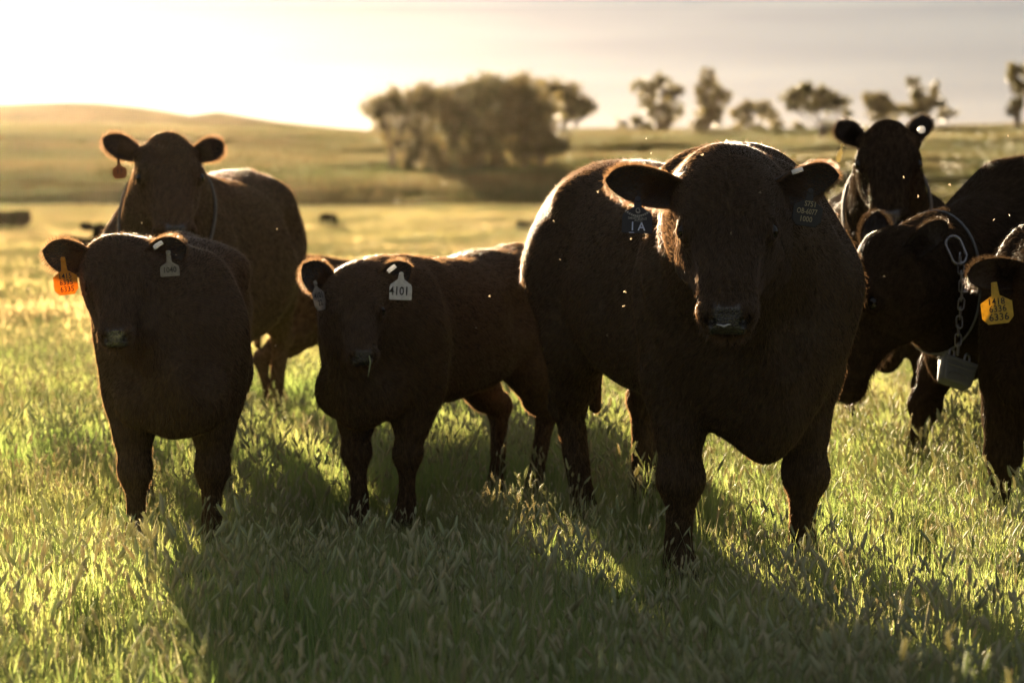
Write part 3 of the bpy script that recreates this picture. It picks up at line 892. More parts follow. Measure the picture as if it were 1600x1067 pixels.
def ear(A, side, tipx, tipy, tipd, wid, cup=0.9, turn=0.0, nhair=1500, hairs=None, hair_len=0.022):
    """cupped leaf-shaped ear from the ear root to a tip given in photo pixels; side +1 = the animal's own left"""
    root = np.array(A.hp(.035, side * .215, -.125), float)
    tip = np.array(A.Mi @ W(tipx, tipy, tipd), float)
    e = tip - root; Le = np.linalg.norm(e); e /= Le
    fw = np.array(A.cam, float) - root; fw /= np.linalg.norm(fw)
    fw = fw * 0.9 + np.array(A.u, float) * 0.25
    fw -= e * (fw @ e); fw /= np.linalg.norm(fw)
    sd = np.cross(e, fw)
    q = math.radians(turn)
    fw, sd = fw * math.cos(q) + sd * math.sin(q), sd * math.cos(q) - fw * math.sin(q)
    NS, NA = 26, 13
    s = np.linspace(-0.30, 1, NS)
    prof = np.interp(s, [-.3, -.05, .12, .3, .5, .68, .82, .92, .975, 1.0], [.30, .42, .62, .87, 1.0, .96, .80, .55, .30, .03])
    Aang = np.interp(s, [0, .3, .7, 1], [1.9, 1.2, 0.8, 0.5]) * cup
    ph = np.linspace(-1, 1, NA)
    V = []
    th = 0.006 * A.S
    for layer in (0, 1):
        for k in range(NS):
            for p in ph:
                an = p * Aang[k]
                ww = wid * prof[k]
                lat = ww * math.sin(an) / max(math.sin(min(Aang[k], 1.57)), .3)
                dep = -ww * (1 - math.cos(an)) * -0.85            # rims come forward
                back = -ww * 0.55
                nrm = np.array([-math.sin(an), math.cos(an)])
                bend = 0.05 * math.sin(math.pi * max(s[k], 0)) * Le
                pos = root + e * (s[k] * Le) + sd * lat + fw * (dep + back + bend) - (fw * math.cos(an) - sd * math.sin(an) * 1.0) * (th * (1 - .5 * max(s[k], 0)) * layer * 1.6)
                V.append(pos)
    V = np.array(V)
    F = []
    o1 = NS * NA
    for k in range(NS - 1):
        for i in range(NA - 1):
            a = k * NA + i
            F.append((a, a + 1, a + NA + 1, a + NA))
            F.append((o1 + a, o1 + a + NA, o1 + a + NA + 1, o1 + a + 1))
    for k in range(NS - 1):
        a = k * NA; F.append((a, a + NA, o1 + a + NA, o1 + a))
        a = k * NA + NA - 1; F.append((a, o1 + a, o1 + a + NA, a + NA))
    for i in range(NA - 1):
        a = (NS - 1) * NA + i; F.append((a, a + 1, o1 + a + 1, o1 + a))
    me = mesh_np("ear", V, [np.array(F)], True, [M_EARSKIN])
    link("ear", me, A.o)
    if hairs is not None:
        rng = np.random.default_rng(int(abs(tipx)))
        hp_, hd, hl = hairs
        # fringe round the rim, and short fuzz over both faces
        n = nhair
        k = (rng.random(n) ** 0.8 * (NS - 1)).clip(0, NS - 1.001); ki = k.astype(int); kf = (k - ki)[:, None]
        sidei = np.where(rng.random(n) < .5, 0, NA - 1)
        p0 = V[ki * NA + sidei] * (1 - kf) + V[np.minimum(ki + 1, NS - 1) * NA + sidei] * kf
        ctr = root + e * (np.interp(k, np.arange(NS), s) * Le)[:, None]
        d = p0 - ctr; d /= np.linalg.norm(d, axis=1)[:, None] + 1e-9
        d = d * 0.8 + e * 0.55 + fw * rng.normal(0.1, .25, n)[:, None] + rng.normal(0, .22, (n, 3))
        hp_.append(p0); hd.append(d / np.linalg.norm(d, axis=1)[:, None]); hl.append(hair_len * A.S * (0.35 + 0.9 * rng.random(n)))
        # long soft hair standing out of the ear's hollow
        n = nhair // 2
        k = rng.random(n) * .5 + .02; an = rng.uniform(-.8, .8, n)
        p0 = root + e * (k * Le)[:, None] + sd * (an * wid * .8)[:, None] - fw * (wid * .35)
        d = e * .7 + fw * .75 + sd * rng.normal(0, .35, n)[:, None] + rng.normal(0, .2, (n, 3))
        hp_.append(p0); hd.append(d / np.linalg.norm(d, axis=1)[:, None]); hl.append(.040 * A.S * (0.4 + 0.8 * rng.random(n)))
        n = nhair * 2
        ki = rng.integers(0, NS - 1, n); ii = rng.integers(0, NA - 1, n); ly = rng.integers(0, 2, n)
        b = ly * o1 + ki * NA + ii
        r1, r2 = rng.random((n, 1)), rng.random((n, 1))
        p0 = V[b] * (1 - r1) * (1 - r2) + V[b + 1] * r1 * (1 - r2) + V[b + NA] * (1 - r1) * r2 + V[b + NA + 1] * r1 * r2
        d = e * 0.9 + np.where(ly == 0, .55, -.55)[:, None] * fw + rng.normal(0, .3, (n, 3))
        hp_.append(p0); hd.append(d / np.linalg.norm(d, axis=1)[:, None]); hl.append(hair_len * .6 * A.S * (0.4 + 0.8 * rng.random(n)))
    A.ear_root, A.ear_e, A.ear_L = root, e, Le

def coat_hair(A, P, F, MI, n, length, mat, rng, extra, legs):
    # triangles weighted by area, more on the head, fewer on the side turned far from the camera
    Tt = np.concatenate([F[:, [0, 1, 2]], F[:, [0, 2, 3]]]); mi = np.concatenate([MI, MI])
    a, b, c = P[Tt[:, 0]], P[Tt[:, 1]], P[Tt[:, 2]]
    nr = np.cross(b - a, c - a); ar = np.linalg.norm(nr, axis=1); nn = nr / np.maximum(ar, 1e-12)[:, None]
    ctr = (a + b + c) / 3
    vd = A.cam - ctr; vd /= np.linalg.norm(vd, axis=1)[:, None]
    fc = (nn * vd).sum(1)
    hu = (ctr - A.poll) @ A.u / A.L; hv = (ctr - A.poll) @ A.v / A.L; hw = (ctr - A.poll) @ A.w / A.L
    onhead = (hu > -.12) & (hu < 1.1) & (np.abs(hv) < .4) & (hw > -.55)
    wgt = ar * np.where(fc > -.35, 1.0, .12) * np.where(onhead, 2.2, 1.0) * np.where(ctr[:, 2] < .2 * A.S, .3, 1.0)
    wgt = wgt * np.where(mi == 1, 0.02, 1.0)
    wgt = np.where(mi == 2, 0, wgt)
    cdf = np.cumsum(wgt); t = np.searchsorted(cdf, rng.random(n) * cdf[-1]).clip(0, len(Tt) - 1)
    r1, r2 = rng.random((n, 1)), rng.random((n, 1))
    fl = r1 + r2 > 1; r1, r2 = np.where(fl, 1 - r1, r1), np.where(fl, 1 - r2, r2)
    p0 = a[t] + (b[t] - a[t]) * r1 + (c[t] - a[t]) * r2
    no = nn[t]
    z = p0[:, 2] / A.S
    hd = onhead[t]
    bodyd = np.array([-1.0, 0, -.55]) + rng.normal(0, .12, (n, 3))
    legd = np.array([-.15, 0, -1.0])
    lw = sstep(.62, .45, z)[:, None] if False else (1 - sstep(.45, .62, z))[:, None]
    d = bodyd * (1 - lw) + legd * lw
    hu_, hv_ = hu[t], hv[t]
    swirl = np.where((hu_ < .32)[:, None], -A.u * 0.5 + A.v * (np.sign(hv_) * .8)[:, None], A.u * 1.0 + A.v * (np.sign(hv_) * .35)[:, None])
    d = np.where(hd[:, None], swirl, d)
    # gentle cowlicks
    fr = np.stack([np.sin(p0[:, 2] * 17 + p0[:, 0] * 9), np.sin(p0[:, 0] * 13 + 2), np.sin(p0[:, 1] * 19 + p0[:, 2] * 7)], 1)
    d = d + fr * .10 + rng.normal(0, .07, (n, 3))
    d -= no * (d * no).sum(1)[:, None]
    d /= np.linalg.norm(d, axis=1)[:, None] + 1e-9
    guard = rng.random(n) < .20
    lift = (np.abs(rng.normal(.045, .04, n)) + np.where(guard, .55 * rng.random(n), 0))[:, None]
    d = d + no * lift
    d /= np.linalg.norm(d, axis=1)[:, None]
    ln = length * A.S * (0.45 + 0.8 * rng.random(n)) * np.where(hd, .72, 1.0) * np.where(z < .5, .7, 1.0)
    # longer whiskery hair under the chin and along jaw and brisket
    chin = hd & (hu_ > .55) & (hw[t] < -.2)
    ln = np.where(chin, ln * 1.9, ln)
    topl = (no[:, 2] > .75) & ~hd
    ln = np.where(topl, ln * 1.2, ln) * np.where(guard, 1.25, 1.0)
    d = np.where(chin[:, None], d * .6 + no * .5 + A.u * .3, d); d /= np.linalg.norm(d, axis=1)[:, None]
    Pn = [p0] + extra[0]; Dn = [d] + extra[1]; Ln = [ln] + extra[2]
    p0 = np.concatenate(Pn); d = np.concatenate(Dn); ln = np.concatenate(Ln)[:, None]
    n = len(p0)
    grav = np.array([0, 0, -.25])
    p1 = p0 + d * ln * .5
    d2 = d + grav + np.random.default_rng(3).normal(0, .12, (n, 3))
    p2 = p1 + d2 * ln * .5
    pts = np.stack([p0 - d * ln * .05, p1, p2], 1).astype(f32)
    hc = bpy.data.hair_curves.new("coat_hair")
    hc.add_curves([3] * n)
    hc.attributes["position"].data.foreach_set("vector", pts.ravel())
    ra = hc.attributes.get("radius") or hc.attributes.new("radius", 'FLOAT', 'POINT')
    rr = np.tile(np.array([.00042, .00034, .00010], f32) * HAIR_R, n)
    ra.data.foreach_set("value", rr)
    hc.materials.append(mat)
    link("coat_hair", hc, A.o, kind="stuff")
HAIR_R = 1.1
EYE_V = {'bull': .254, 'cow': .232, 'calf': .258}
# ------------------------------------------------------------------ hazy air
HAZE, HAZE_G = 0.000012, 0.87
def build_haze():
    x0, x1, y0, y1, z0, z1 = -1700.0, 1700.0, -60.0, 1260.0, -12.0, 18.0
    V = [(x, y, z) for x in (x0, x1) for y in (y0, y1) for z in (z0, z1)]
    F = np.array([(0, 1, 3, 2), (4, 6, 7, 5), (0, 4, 5, 1), (2, 3, 7, 6), (0, 2, 6, 4), (1, 5, 7, 3)])
    m, n, l = node_mat("golden_haze")
    out = n.new("ShaderNodeOutputMaterial"); v = n.new("ShaderNodeVolumePrincipled")
    v.inputs["Color"].default_value = (1.0, 0.82, 0.56, 1)
    v.inputs["Density"].default_value = HAZE
    v.inputs["Anisotropy"].default_value = HAZE_G
    l.new(v.outputs["Volume"], out.inputs["Volume"])
    link("haze", mesh_np("haze", V, [F], False, [m]), kind="stuff")
build_haze()

# ------------------------------------------------------------------ trees
M_LEAF = grass_mat("tree_leaves", (0.035, 0.045, 0.016), (0.060, 0.060, 0.024), (0.08, 0.075, 0.02), (0.16, 0.12, 0.035), 0.42)
M_BARK = simple_mat("bark", (0.075, 0.055, 0.04), 0.9, bump=0.8, bscale=9)
def tube(path, radii, K=7):
    V, F = [], []
    path = [np.array(p, float) for p in path]
    for i, (p, r) in enumerate(zip(path, radii)):
        t = path[min(i + 1, len(path) - 1)] - path[max(i - 1, 0)]; t /= np.linalg.norm(t) + 1e-9
        x = np.cross(t, [0.31, 0.9, 0.17]); x /= np.linalg.norm(x); y = np.cross(t, x)
        for k in range(K):
            q = 2 * math.pi * k / K
            V.append(p + (x * math.cos(q) + y * math.sin(q)) * r)
    for i in range(len(path) - 1):
        for k in range(K):
            F.append((i*K + k, i*K + (k+1) % K, (i+1)*K + (k+1) % K, (i+1)*K + k))
    n = len(V)
    V += [path[0], path[-1]]
    return np.array(V), np.array(F)

def tree(name, label, d, trunks, blobs, nleaf, leaf=0.2, gap=0.45, seed=0, droop=0.0, group="trees on the slope"):
    """trunks: list of (px base, py base) ; blobs: crown lumps (px, py, radius px, squash) in photo pixels at distance d"""
    rng = np.random.default_rng(seed + 50)
    mpp = d / FPX
    bx = W(trunks[0][0], trunks[0][1], d)
    gz = float(terrain_z(bx.x, d))
    root = link(name, None, label=label, cat="tree" if name != "shrub" else "shrub", group=group)
    root.location = (bx.x, d, gz)
    o = np.array([bx.x, d, gz])
    cs = []
    for (px, py, r, sq) in blobs:
        c = W(px, py, d + rng.normal(0, r * mpp * .5)); cs.append((np.array(c) - o, r * mpp, sq))
    TV, TF, off = [], [], 0
    def add(path, radii):
        nonlocal off
        v, f = tube(path, radii); TV.append(v); TF.append(f + off); off += len(v)
    for ti, (tx, ty) in enumerate(trunks):
        b = np.array(W(tx, ty, d + (0 if ti == 0 else rng.normal(0, 1.0)))) - o
        b[2] = float(terrain_z(b[0] + o[0], b[1] + o[1])) - o[2] - .1
        order = sorted(cs, key=lambda c: abs(c[0][0] - b[0]))
        for (c, r, sq) in order[:max(2, len(cs) // len(trunks) + 1)]:
            fork = b + (c - b) * .35; fork[:2] = b[:2] + (c - b)[:2] * .15
            mid = (fork + c) / 2 + rng.normal(0, r * .2, 3)
            r0 = 0.045 * (c - b)[2] * (0.8 if len(trunks) > 2 else 1.1)
            add([b, b + (fork - b) * .5 + rng.normal(0, .08, 3), fork, mid, c], [r0 * .9, r0 * .65, r0 * .5, r0 * .3, r0 * .12])
            for q in range(5):
                e = c + rng.normal(0, 1, 3) * r * .6 * np.array([1, 1, sq])
                add([mid, (mid + e) / 2 + rng.normal(0, r * .1, 3), e], [r0 * .24, r0 * .16, r0 * .05])
    link("trunk", mesh_np("trunk", np.concatenate(TV), [np.concatenate(TF)], True, [M_BARK]), root)
    # leaves gathered in sprays through the crown's volume
    tot = sum(c[1] ** 2 for c in cs)
    P = []
    for (c, r, sq) in cs:
        n = int((1.9 if d < 220 else 1.5) * nleaf * r ** 2 / tot)
        nspray = max(8, n // 22)
        u = rng.normal(0, 1, (nspray, 3)); u /= np.linalg.norm(u, axis=1)[:, None]
        rad = rng.random(nspray) ** 0.45
        sc = c + u * (rad * r)[:, None] * np.array([1, 1, sq])
        k = rng.integers(0, nspray, n)
        keep = rng.random(nspray) > gap * .5
        p = sc[k] + rng.normal(0, r * .10 + .12, (n, 3)) * np.array([1, 1, .8])
        P.append(p[keep[k]])
    P = np.concatenate(P); n = len(P)
    P[:, 2] = np.maximum(P[:, 2], 0.15)
    a = rng.normal(0, 1, (n, 3)); a /= np.linalg.norm(a, axis=1)[:, None]
    b = np.cross(a, rng.normal(0, 1, (n, 3))); b /= np.linalg.norm(b, axis=1)[:, None]
    s = (leaf * (.5 + rng.random(n)))[:, None]
    V = np.stack([P - a * s, P + b * s * .45, P + a * s, P - b * s * .45], 1).reshape(-1, 3)
    F = np.arange(4 * n).reshape(n, 4)
    me = mesh_np("crown", V, [F], False, [M_LEAF])
    ca = me.attributes.new("tint", 'FLOAT_COLOR', 'POINT')
    t = np.repeat(rng.random(n), 4)
    ca.data.foreach_set("color", np.stack([t, t, t, np.ones_like(t)], 1).astype(np.float32).ravel())
    link("crown", me, root)

def build_trees():
    D = 192
    tree("tree", "leftmost wide tree of the central clump with a low drooping crown", D, [(640, 268), (612, 250), (668, 270)],
         [(592, 172, 26, .7), (622, 160, 30, .8), (655, 155, 30, .8), (600, 195, 16, 1.0), (650, 190, 34, .9), (640, 222, 24, 1.0), (668, 225, 24, 1.0), (690, 165, 30, .9), (615, 225, 13, 1.2), (640, 248, 18, .9), (675, 248, 18, .9)], 5200, .17, .5, 1)
    tree("tree", "tall dense tree in the middle of the central clump", D + 3, [(745, 262), (720, 262), (690, 262)],
         [(715, 160, 36, .9), (760, 150, 38, .9), (705, 195, 36, .9), (750, 195, 40, .95), (795, 155, 36, .9), (735, 228, 28, .9), (700, 236, 24, .9), (745, 248, 20, .8), (770, 230, 24, .9)], 6500, .17, .4, 2)
    tree("tree", "dense rounded tree at the right end of the central clump", D + 1, [(820, 258), (845, 255)],
         [(815, 150, 36, .9), (842, 172, 32, .95), (800, 195, 38, .9), (840, 205, 30, .9), (862, 225, 18, .8), (815, 235, 28, .8), (845, 240, 20, .8)], 5200, .17, .4, 3)
    tree("tree", "thin open tree behind the right end of the central clump", D + 14, [(872, 228)],
         [(856, 135, 17, .9), (885, 142, 20, .9), (905, 158, 22, .8), (888, 172, 20, .8), (918, 172, 14, .7)], 1700, .17, .55, 4)
    tree("shrub", "low green bushes under the trunks of the central clump", D - 3, [(690, 265), (760, 262)],
         [(640, 252, 12, .8), (690, 255, 12, .8), (730, 252, 13, .8), (780, 250, 14, .7), (860, 232, 15, .6), (878, 228, 12, .6)], 1500, .15, .3, 5, group="shrubs by the trees")
    E = 330
    tree("tree", "broad open tree just right of the thin one, on the skyline", E, [(1028, 208), (1042, 208)],
         [(1008, 140, 19, .8), (1035, 132, 17, .8), (1055, 146, 17, .9), (1022, 165, 20, .9), (1048, 172, 19, .9), (1036, 192, 16, .8)], 2600, .26, .5, 6)
    tree("tree", "tallest skyline tree with a narrow pointed top", E + 3, [(1108, 208)],
         [(1106, 120, 14, 1.1), (1118, 140, 16, 1.0), (1098, 150, 17, .9), (1128, 152, 14, .9), (1110, 175, 21, .9), (1095, 192, 17, .8)], 2400, .26, .4, 7)
    tree("tree", "low spreading tree at the foot of the tallest skyline tree", E + 6, [(1170, 210)],
         [(1152, 175, 14, .7), (1172, 168, 14, .7), (1194, 172, 15, .7), (1165, 188, 15, .7), (1205, 182, 11, .7)], 1300, .26, .5, 8)
    tree("tree", "flat topped tree with a bare forked trunk left of the raised cow head", 262, [(1287, 240)],
         [(1240, 152, 19, .6), (1262, 144, 19, .7), (1288, 152, 22, .7), (1312, 162, 20, .7), (1270, 165, 20, .6), (1236, 168, 10, .6), (1325, 176, 10, .6), (1296, 195, 12, .7)], 2600, .2, .35, 9)
    tree("tree", "small rounded tree directly above the cow with raised ears", E - 8, [(1378, 208)],
         [(1362, 158, 15, .9), (1380, 160, 15, .9), (1395, 172, 13, .9), (1374, 178, 15, .8)], 1400, .26, .4, 10)
    tree("tree", "uneven tree with two separate tops right of the raised cow ears", E - 2, [(1440, 206)],
         [(1428, 130, 10, 1.1), (1436, 148, 15, .9), (1458, 138, 10, .9), (1462, 158, 16, .9), (1440, 170, 17, .9), (1480, 180, 12, .7), (1420, 172, 12, .8)], 2000, .26, .4, 11)
    tree("tree", "slim tree cut off by the right edge of the photo", E - 30, [(1590, 205)],
         [(1588, 108, 13, .9), (1580, 122, 11, .9), (1598, 135, 15, 1.0), (1590, 160, 13, 1.0), (1582, 175, 8, .8), (1612, 120, 16, 1.0)], 1700, .22, .4, 12)
    tree("shrub", "row of small bushes on the skyline between the two clumps of trees", E + 8, [(985, 205)],
         [(972, 196, 9, .7), (992, 190, 11, .7), (1010, 198, 9, .7)], 500, .26, .3, 13, group="shrubs by the trees")
    tree("shrub", "low scrub on the skyline left of the flat topped tree", E + 10, [(1215, 206)],
         [(1150, 200, 8, .7), (1185, 200, 8, .7), (1215, 192, 10, .7), (1250, 200, 9, .7)], 600, .26, .3, 14, group="shrubs by the trees")
build_trees()
# ------------------------------------------------------------------ the herd
HERD = "black cattle standing in the grass"
def at(px, yg):
    d = CAM_H * FPX / (yg - HOR)
    return (W(px, yg, d).x, d)
bull = build_cattle('bull', "bull", "massive black bull with the broad face, nearest and largest animal of the herd",
    at(1160, 917), 16, 1.0, (1137, 278, 8.82), (-4, 55, 0), feet={'fL': (-.05, .02), 'fR': (0, .035), 'hR': (.10, -.07), 'hL': (0, -.07)},
    h=.0135, hh=.0085, coat=M_COAT_BULL, fur=M_FUR_DARK, nfur=150000, fur_len=.019, seed=3, fold=.013, group=HERD,
    ears=[(-1, 946, 282, 8.88, .062, .95, -12, 1700), (1, 1312, 275, 9.02, .060, .95, 12, 1700)])
calf_a = build_cattle('calf', "calf", "black calf with a round orange ear tag, in front of the collared cow",
    at(273, 876), 5, 1.06, (184, 398, 9.85), (5, 50, 2), feet={'fR': (.04, 0)},
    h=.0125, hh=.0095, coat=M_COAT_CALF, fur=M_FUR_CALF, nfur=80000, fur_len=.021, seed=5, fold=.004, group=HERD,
    ears=[(-1, 66, 392, 9.9, .058, .9, 0, 900), (1, 292, 386, 9.95, .058, .9, 0, 900)])
calf_b = build_cattle('calf', "calf", "black calf with a white ear tag, standing between the bull and the orange tagged calf",
    at(605, 834), -27, 1.0, (554, 443, 10.45), (12, 50, 0), feet={'fR': (.05, -.04), 'fL': (0, -.04), 'hL': (.03, -.06), 'hR': (0, -.06)},
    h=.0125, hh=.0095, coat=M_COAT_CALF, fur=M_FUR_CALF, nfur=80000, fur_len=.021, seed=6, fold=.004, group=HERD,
    ears=[(-1, 473, 413, 10.5, .055, .9, 0, 900), (1, 643, 415, 10.6, .052, .9, 0, 900)])
cow_a = build_cattle('cow', "cow", "black cow with a pale neck collar, head raised behind the orange tagged calf",
    at(268, 717), -9, 1.05, (262, 223, 12.9), (12, 47, 0), feet={'hL': (0, -.06), 'hR': (0, -.06)},
    h=.016, hh=.0125, coat=M_COAT_VEILED, fur=M_FUR_CALF, nfur=60000, fur_len=.019, seed=7, group=HERD,
    ears=[(-1, 160, 216, 12.95, .050, .8, 10, 1500), (1, 349, 226, 12.95, .048, .8, -10, 1500)])
cow_b = build_cattle('cow', "cow", "black cow with both ears pricked up, facing forward behind the bull",
    at(1383, 717), -7, 1.0, (1388, 203, 12.6), (-6, 48, 0), width=1.0,
    h=.016, hh=.0125, coat=M_COAT_COW, fur=M_FUR_BLACK, nfur=9000, fur_len=.019, seed=8, group=HERD,
    ears=[(-1, 1309, 192, 12.65, .050, .9, 30, 1500), (1, 1442, 180, 12.7, .050, .9, -30, 1500)])
cow_c = build_cattle('cow', "cow", "black cow with lowered head in profile, a chain and grey box at its neck",
    (2.10, 12.0), -60, 1.10, (1362, 384, 11.1), (-70, 68, 0), head=1.07, feet={'fR': (.4, 0)}, neck_drop=.05,
    h=.015, hh=.0115, coat=M_COAT_COW, fur=M_FUR_BLACK, nfur=60000, fur_len=.019, seed=9, group=HERD,
    ears=[(1, 1480, 348, 10.95, .047, .9, 0, 900), (-1, 1372, 330, 11.3, .050, .9, 0, 1500)])
calf_c = build_cattle('calf', "calf", "black calf with a yellow ear tag, cut off by the right edge of the photo",
    at(1655, 866), -14, 1.15, (1652, 412, 9.95), (-10, 45, 0), feet={'fR': (0, .09)},
    h=.0135, hh=.011, coat=M_COAT_COW, fur=M_FUR_BLACK, nfur=40000, fur_len=.019, seed=10, group=HERD,
    ears=[(-1, 1512, 430, 9.95, .055, .9, 0, 1500), (1, 1780, 430, 10.0, .055, .9, 0, 400)])
calf_d = build_cattle('calf', "calf", "black calf half hidden between the collared cow and the white tagged calf",
    at(690, 657), 78, .85, (790, 520, 15.6), (70, 60, 0),
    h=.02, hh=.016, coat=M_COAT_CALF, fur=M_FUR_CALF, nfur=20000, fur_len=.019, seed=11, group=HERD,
    ears=[(-1, 815, 500, 15.5, .05, .9, 0, 200), (1, 790, 500, 15.8, .05, .9, 0, 200)])
# cattle far out on the pasture
FAR = "cattle resting far out on the pasture"
def far_cow(name, kind, label, px, d, yaw, scale, lying, poll_dpx, face, ears=()):
    g = float(terrain_z(W(px, 300, d).x, d))
    T = BODY[kind]
    zo = g - (T['torso'][5][2] * scale if lying else 0)
    return build_cattle(kind, name, label, (W(px, 300, d).x, d), yaw, scale, (px + poll_dpx[0], poll_dpx[1], d + poll_dpx[2]), face,
        h=.03, coat=M_COAT_COW, fur=M_FUR_BLACK, nfur=900, fur_len=.02, seed=20 + int(px) % 50, group=FAR, lying=lying, z_off=zo, ears=ears, low=not ears)
far_cow("cow", 'cow', "dark cow lying in the grass at the left edge of the pasture", -26, 88, -80, .92, True, (-22, 342, 0), (-80, 20, 0))
far_cow("calf", 'calf', "tiny dark calf lying alone on the pasture above the white tagged calf", 517, 90, 12, 1.0, True, (2, 352, -.5), (0, 40, 0))
far_cow("calf", 'calf', "tiny dark calf on the pasture beside the rump of the bull", 842, 86, 40, .85, True, (15, 350, -.3), (60, 40, 0))
far_cow("calf", 'calf', "calf lying with one lit ear showing behind the collared cow", 158, 46, 40, 1.05, True, (0, 352, -.7), (20, 30, 0),
        ears=[(-1, 124, 353, 45.2, .06, .9, 0, 300), (1, 200, 353, 45.2, .06, .9, 0, 300)])
# ------------------------------------------------------------------ ear tags, collars, chain and tracker
def plastic(name, col, trans=0.25, rough=0.45):
    return simple_mat(name, col, rough, bump=0.15, bscale=60, trans=trans, var=0.38)
M_TAG_NAVY = plastic("tag_navy_plastic", (0.016, 0.016, 0.026), 0.0)
M_TAG_BLACK = plastic("tag_black_plastic", (0.018, 0.017, 0.018), 0.0)
M_TAG_ORANGE = plastic("tag_orange_plastic", (0.62, 0.27, 0.02), 0.42)
M_TAG_YELLOW = plastic("tag_yellow_plastic", (0.62, 0.42, 0.05), 0.30)
M_TAG_CREAM = plastic("tag_cream_plastic", (0.66, 0.58, 0.33), 0.3)
M_TAG_WHITE = plastic("tag_white_plastic", (0.74, 0.74, 0.76), 0.30)
M_TAG_CLEAR = plastic("tag_grey_plastic", (0.26, 0.24, 0.22), 0.25)
M_TAG_BROWN = plastic("tag_brown_plastic", (0.14, 0.07, 0.025), 0.4)
M_INK = simple_mat("marker_ink", (0.012, 0.010, 0.012), 0.6)
M_INK_PALE = simple_mat("pale_printing", (0.30, 0.29, 0.28), 0.6)
M_INK_BLUE = simple_mat("pale_blue_marker", (0.50, 0.56, 0.78), 0.6)
M_INK_GOLD = simple_mat("faded_gold_printing", (0.34, 0.29, 0.17), 0.6)
M_STEEL = simple_mat("worn_steel", (0.28, 0.28, 0.30), 0.34, metal=0.9, bump=0.2, bscale=80)
M_BOX = simple_mat("grey_polymer", (0.10, 0.105, 0.115), 0.42, bump=0.12, bscale=50)
M_NYLON = simple_mat("pale_collar_webbing", (0.13, 0.12, 0.11), 0.7, bump=0.6, bscale=120)

def prism(poly, t, bevel=0.0012):
    """flat plate with rounded edge: outline extruded along z"""
    poly = np.array(poly, float); n = len(poly)
    c = poly.mean(0)
    inn = c + (poly - c) * (1 - bevel / np.abs(poly - c).max() * 2)
    V = [(*p, z) for z, q in ((-t / 2, inn), (-t / 2 + t * .25, poly), (t / 2 - t * .25, poly), (t / 2, inn)) for p in q]
    F4 = [(k * n + i, k * n + (i + 1) % n, (k + 1) * n + (i + 1) % n, (k + 1) * n + i) for k in range(3) for i in range(n)]
    return V, F4, n
def plate(name, poly, t, mat, parent):
    V, F4, n = prism(poly, t)
    me = bpy.data.meshes.new(name)
    me.from_pydata([tuple(v) for v in V], [], F4 + [tuple(range(n - 1, -1, -1)), tuple(range(3 * n, 4 * n))])
    me.materials.append(mat)
    return link(name, me, parent)

def frame_at(p, tilt=0, turn=0, pitch=0):
    """world matrix of a plate at p that faces the camera, then turned"""
    z = Vector((0, 0, CAM_H)) - p; z.normalize()
    x = Vector((0, 0, 1)).cross(z).normalized(); y = z.cross(x)
    R = Matrix((x, y, z)).transposed().to_4x4()
    return (Matrix.Translation(p) @ R @ Matrix.Rotation(math.radians(tilt), 4, 'Z') @ Matrix.Rotation(math.radians(turn), 4, 'Y')
            @ Matrix.Rotation(math.radians(pitch), 4, 'X'))

def ray_hit(A, px, py, d0=6.0, d1=18.0):
    """distance along +Y at which the view through a photo pixel meets the animal"""
    ts = np.arange(d0, d1, 0.01)
    P = np.array([(A.Mi @ W(px, py, float(d))) for d in ts[::1]], f32)
    v = A.f(P)
    k = np.argmax(v < 0)
    return float(ts[k]) if (v < 0).any() else None

OUT = {
 'octo': lambda w, h, nk: [(-w*.09, 0), (w*.09, 0), (w*.13, -nk), (w*.5, -nk - h*.24), (w*.5, -nk - h*.78), (w*.32, -nk - h), (-w*.32, -nk - h), (-w*.5, -nk - h*.78), (-w*.5, -nk - h*.24), (-w*.13, -nk)],
 'pent': lambda w, h, nk: [(-w*.09, 0), (w*.09, 0), (w*.14, -nk), (w*.46, -nk - h*.26), (w*.5, -nk - h*.40), (w*.5, -nk - h*.97), (w*.46, -nk - h), (-w*.46, -nk - h), (-w*.5, -nk - h*.97), (-w*.5, -nk - h*.40), (-w*.46, -nk - h*.26), (-w*.14, -nk)],
}
def ear_tag(A, label, px, py, d, w, h, nk, shape, mat, lines, tilt=0, turn=0, pitch=0, off=0.02, button=None, part="ear_tag"):
    """a plastic tag hung from the ear at a photo pixel, its lettering as raised text"""
    p = W(px, py, d)
    o = plate(part, OUT[shape](w, h, nk), 0.0024, mat, A.o)
    o["label"] = label
    o.matrix_basis = A.Mi @ frame_at(p, tilt, turn, pitch)
    st = link("button", lens_disc(0.009, 0.005, mat), o)
    st.matrix_basis = Matrix.Translation((0, -nk * .18, 0.002))
    for (txt, size, x, y, ink, sx) in lines:
        cu = bpy.data.curves.new("lettering", 'FONT')
        cu.body = txt; cu.size = size; cu.align_x = 'CENTER'; cu.align_y = 'CENTER'
        cu.extrude = 0.0003; cu.offset = size * 0.012; cu.resolution_u = 2
        cu.materials.append(ink)
        tmp = bpy.data.objects.new("lettering", cu)
        me = bpy.data.meshes.new_from_object(tmp)
        bpy.data.objects.remove(tmp); bpy.data.curves.remove(cu)
        me.name = "lettering"
        t = link("lettering", me, o)
        t.matrix_basis = Matrix.Translation((x, y - nk, 0.0018)) @ Matrix.Diagonal((sx, 1, 1, 1))
    return o
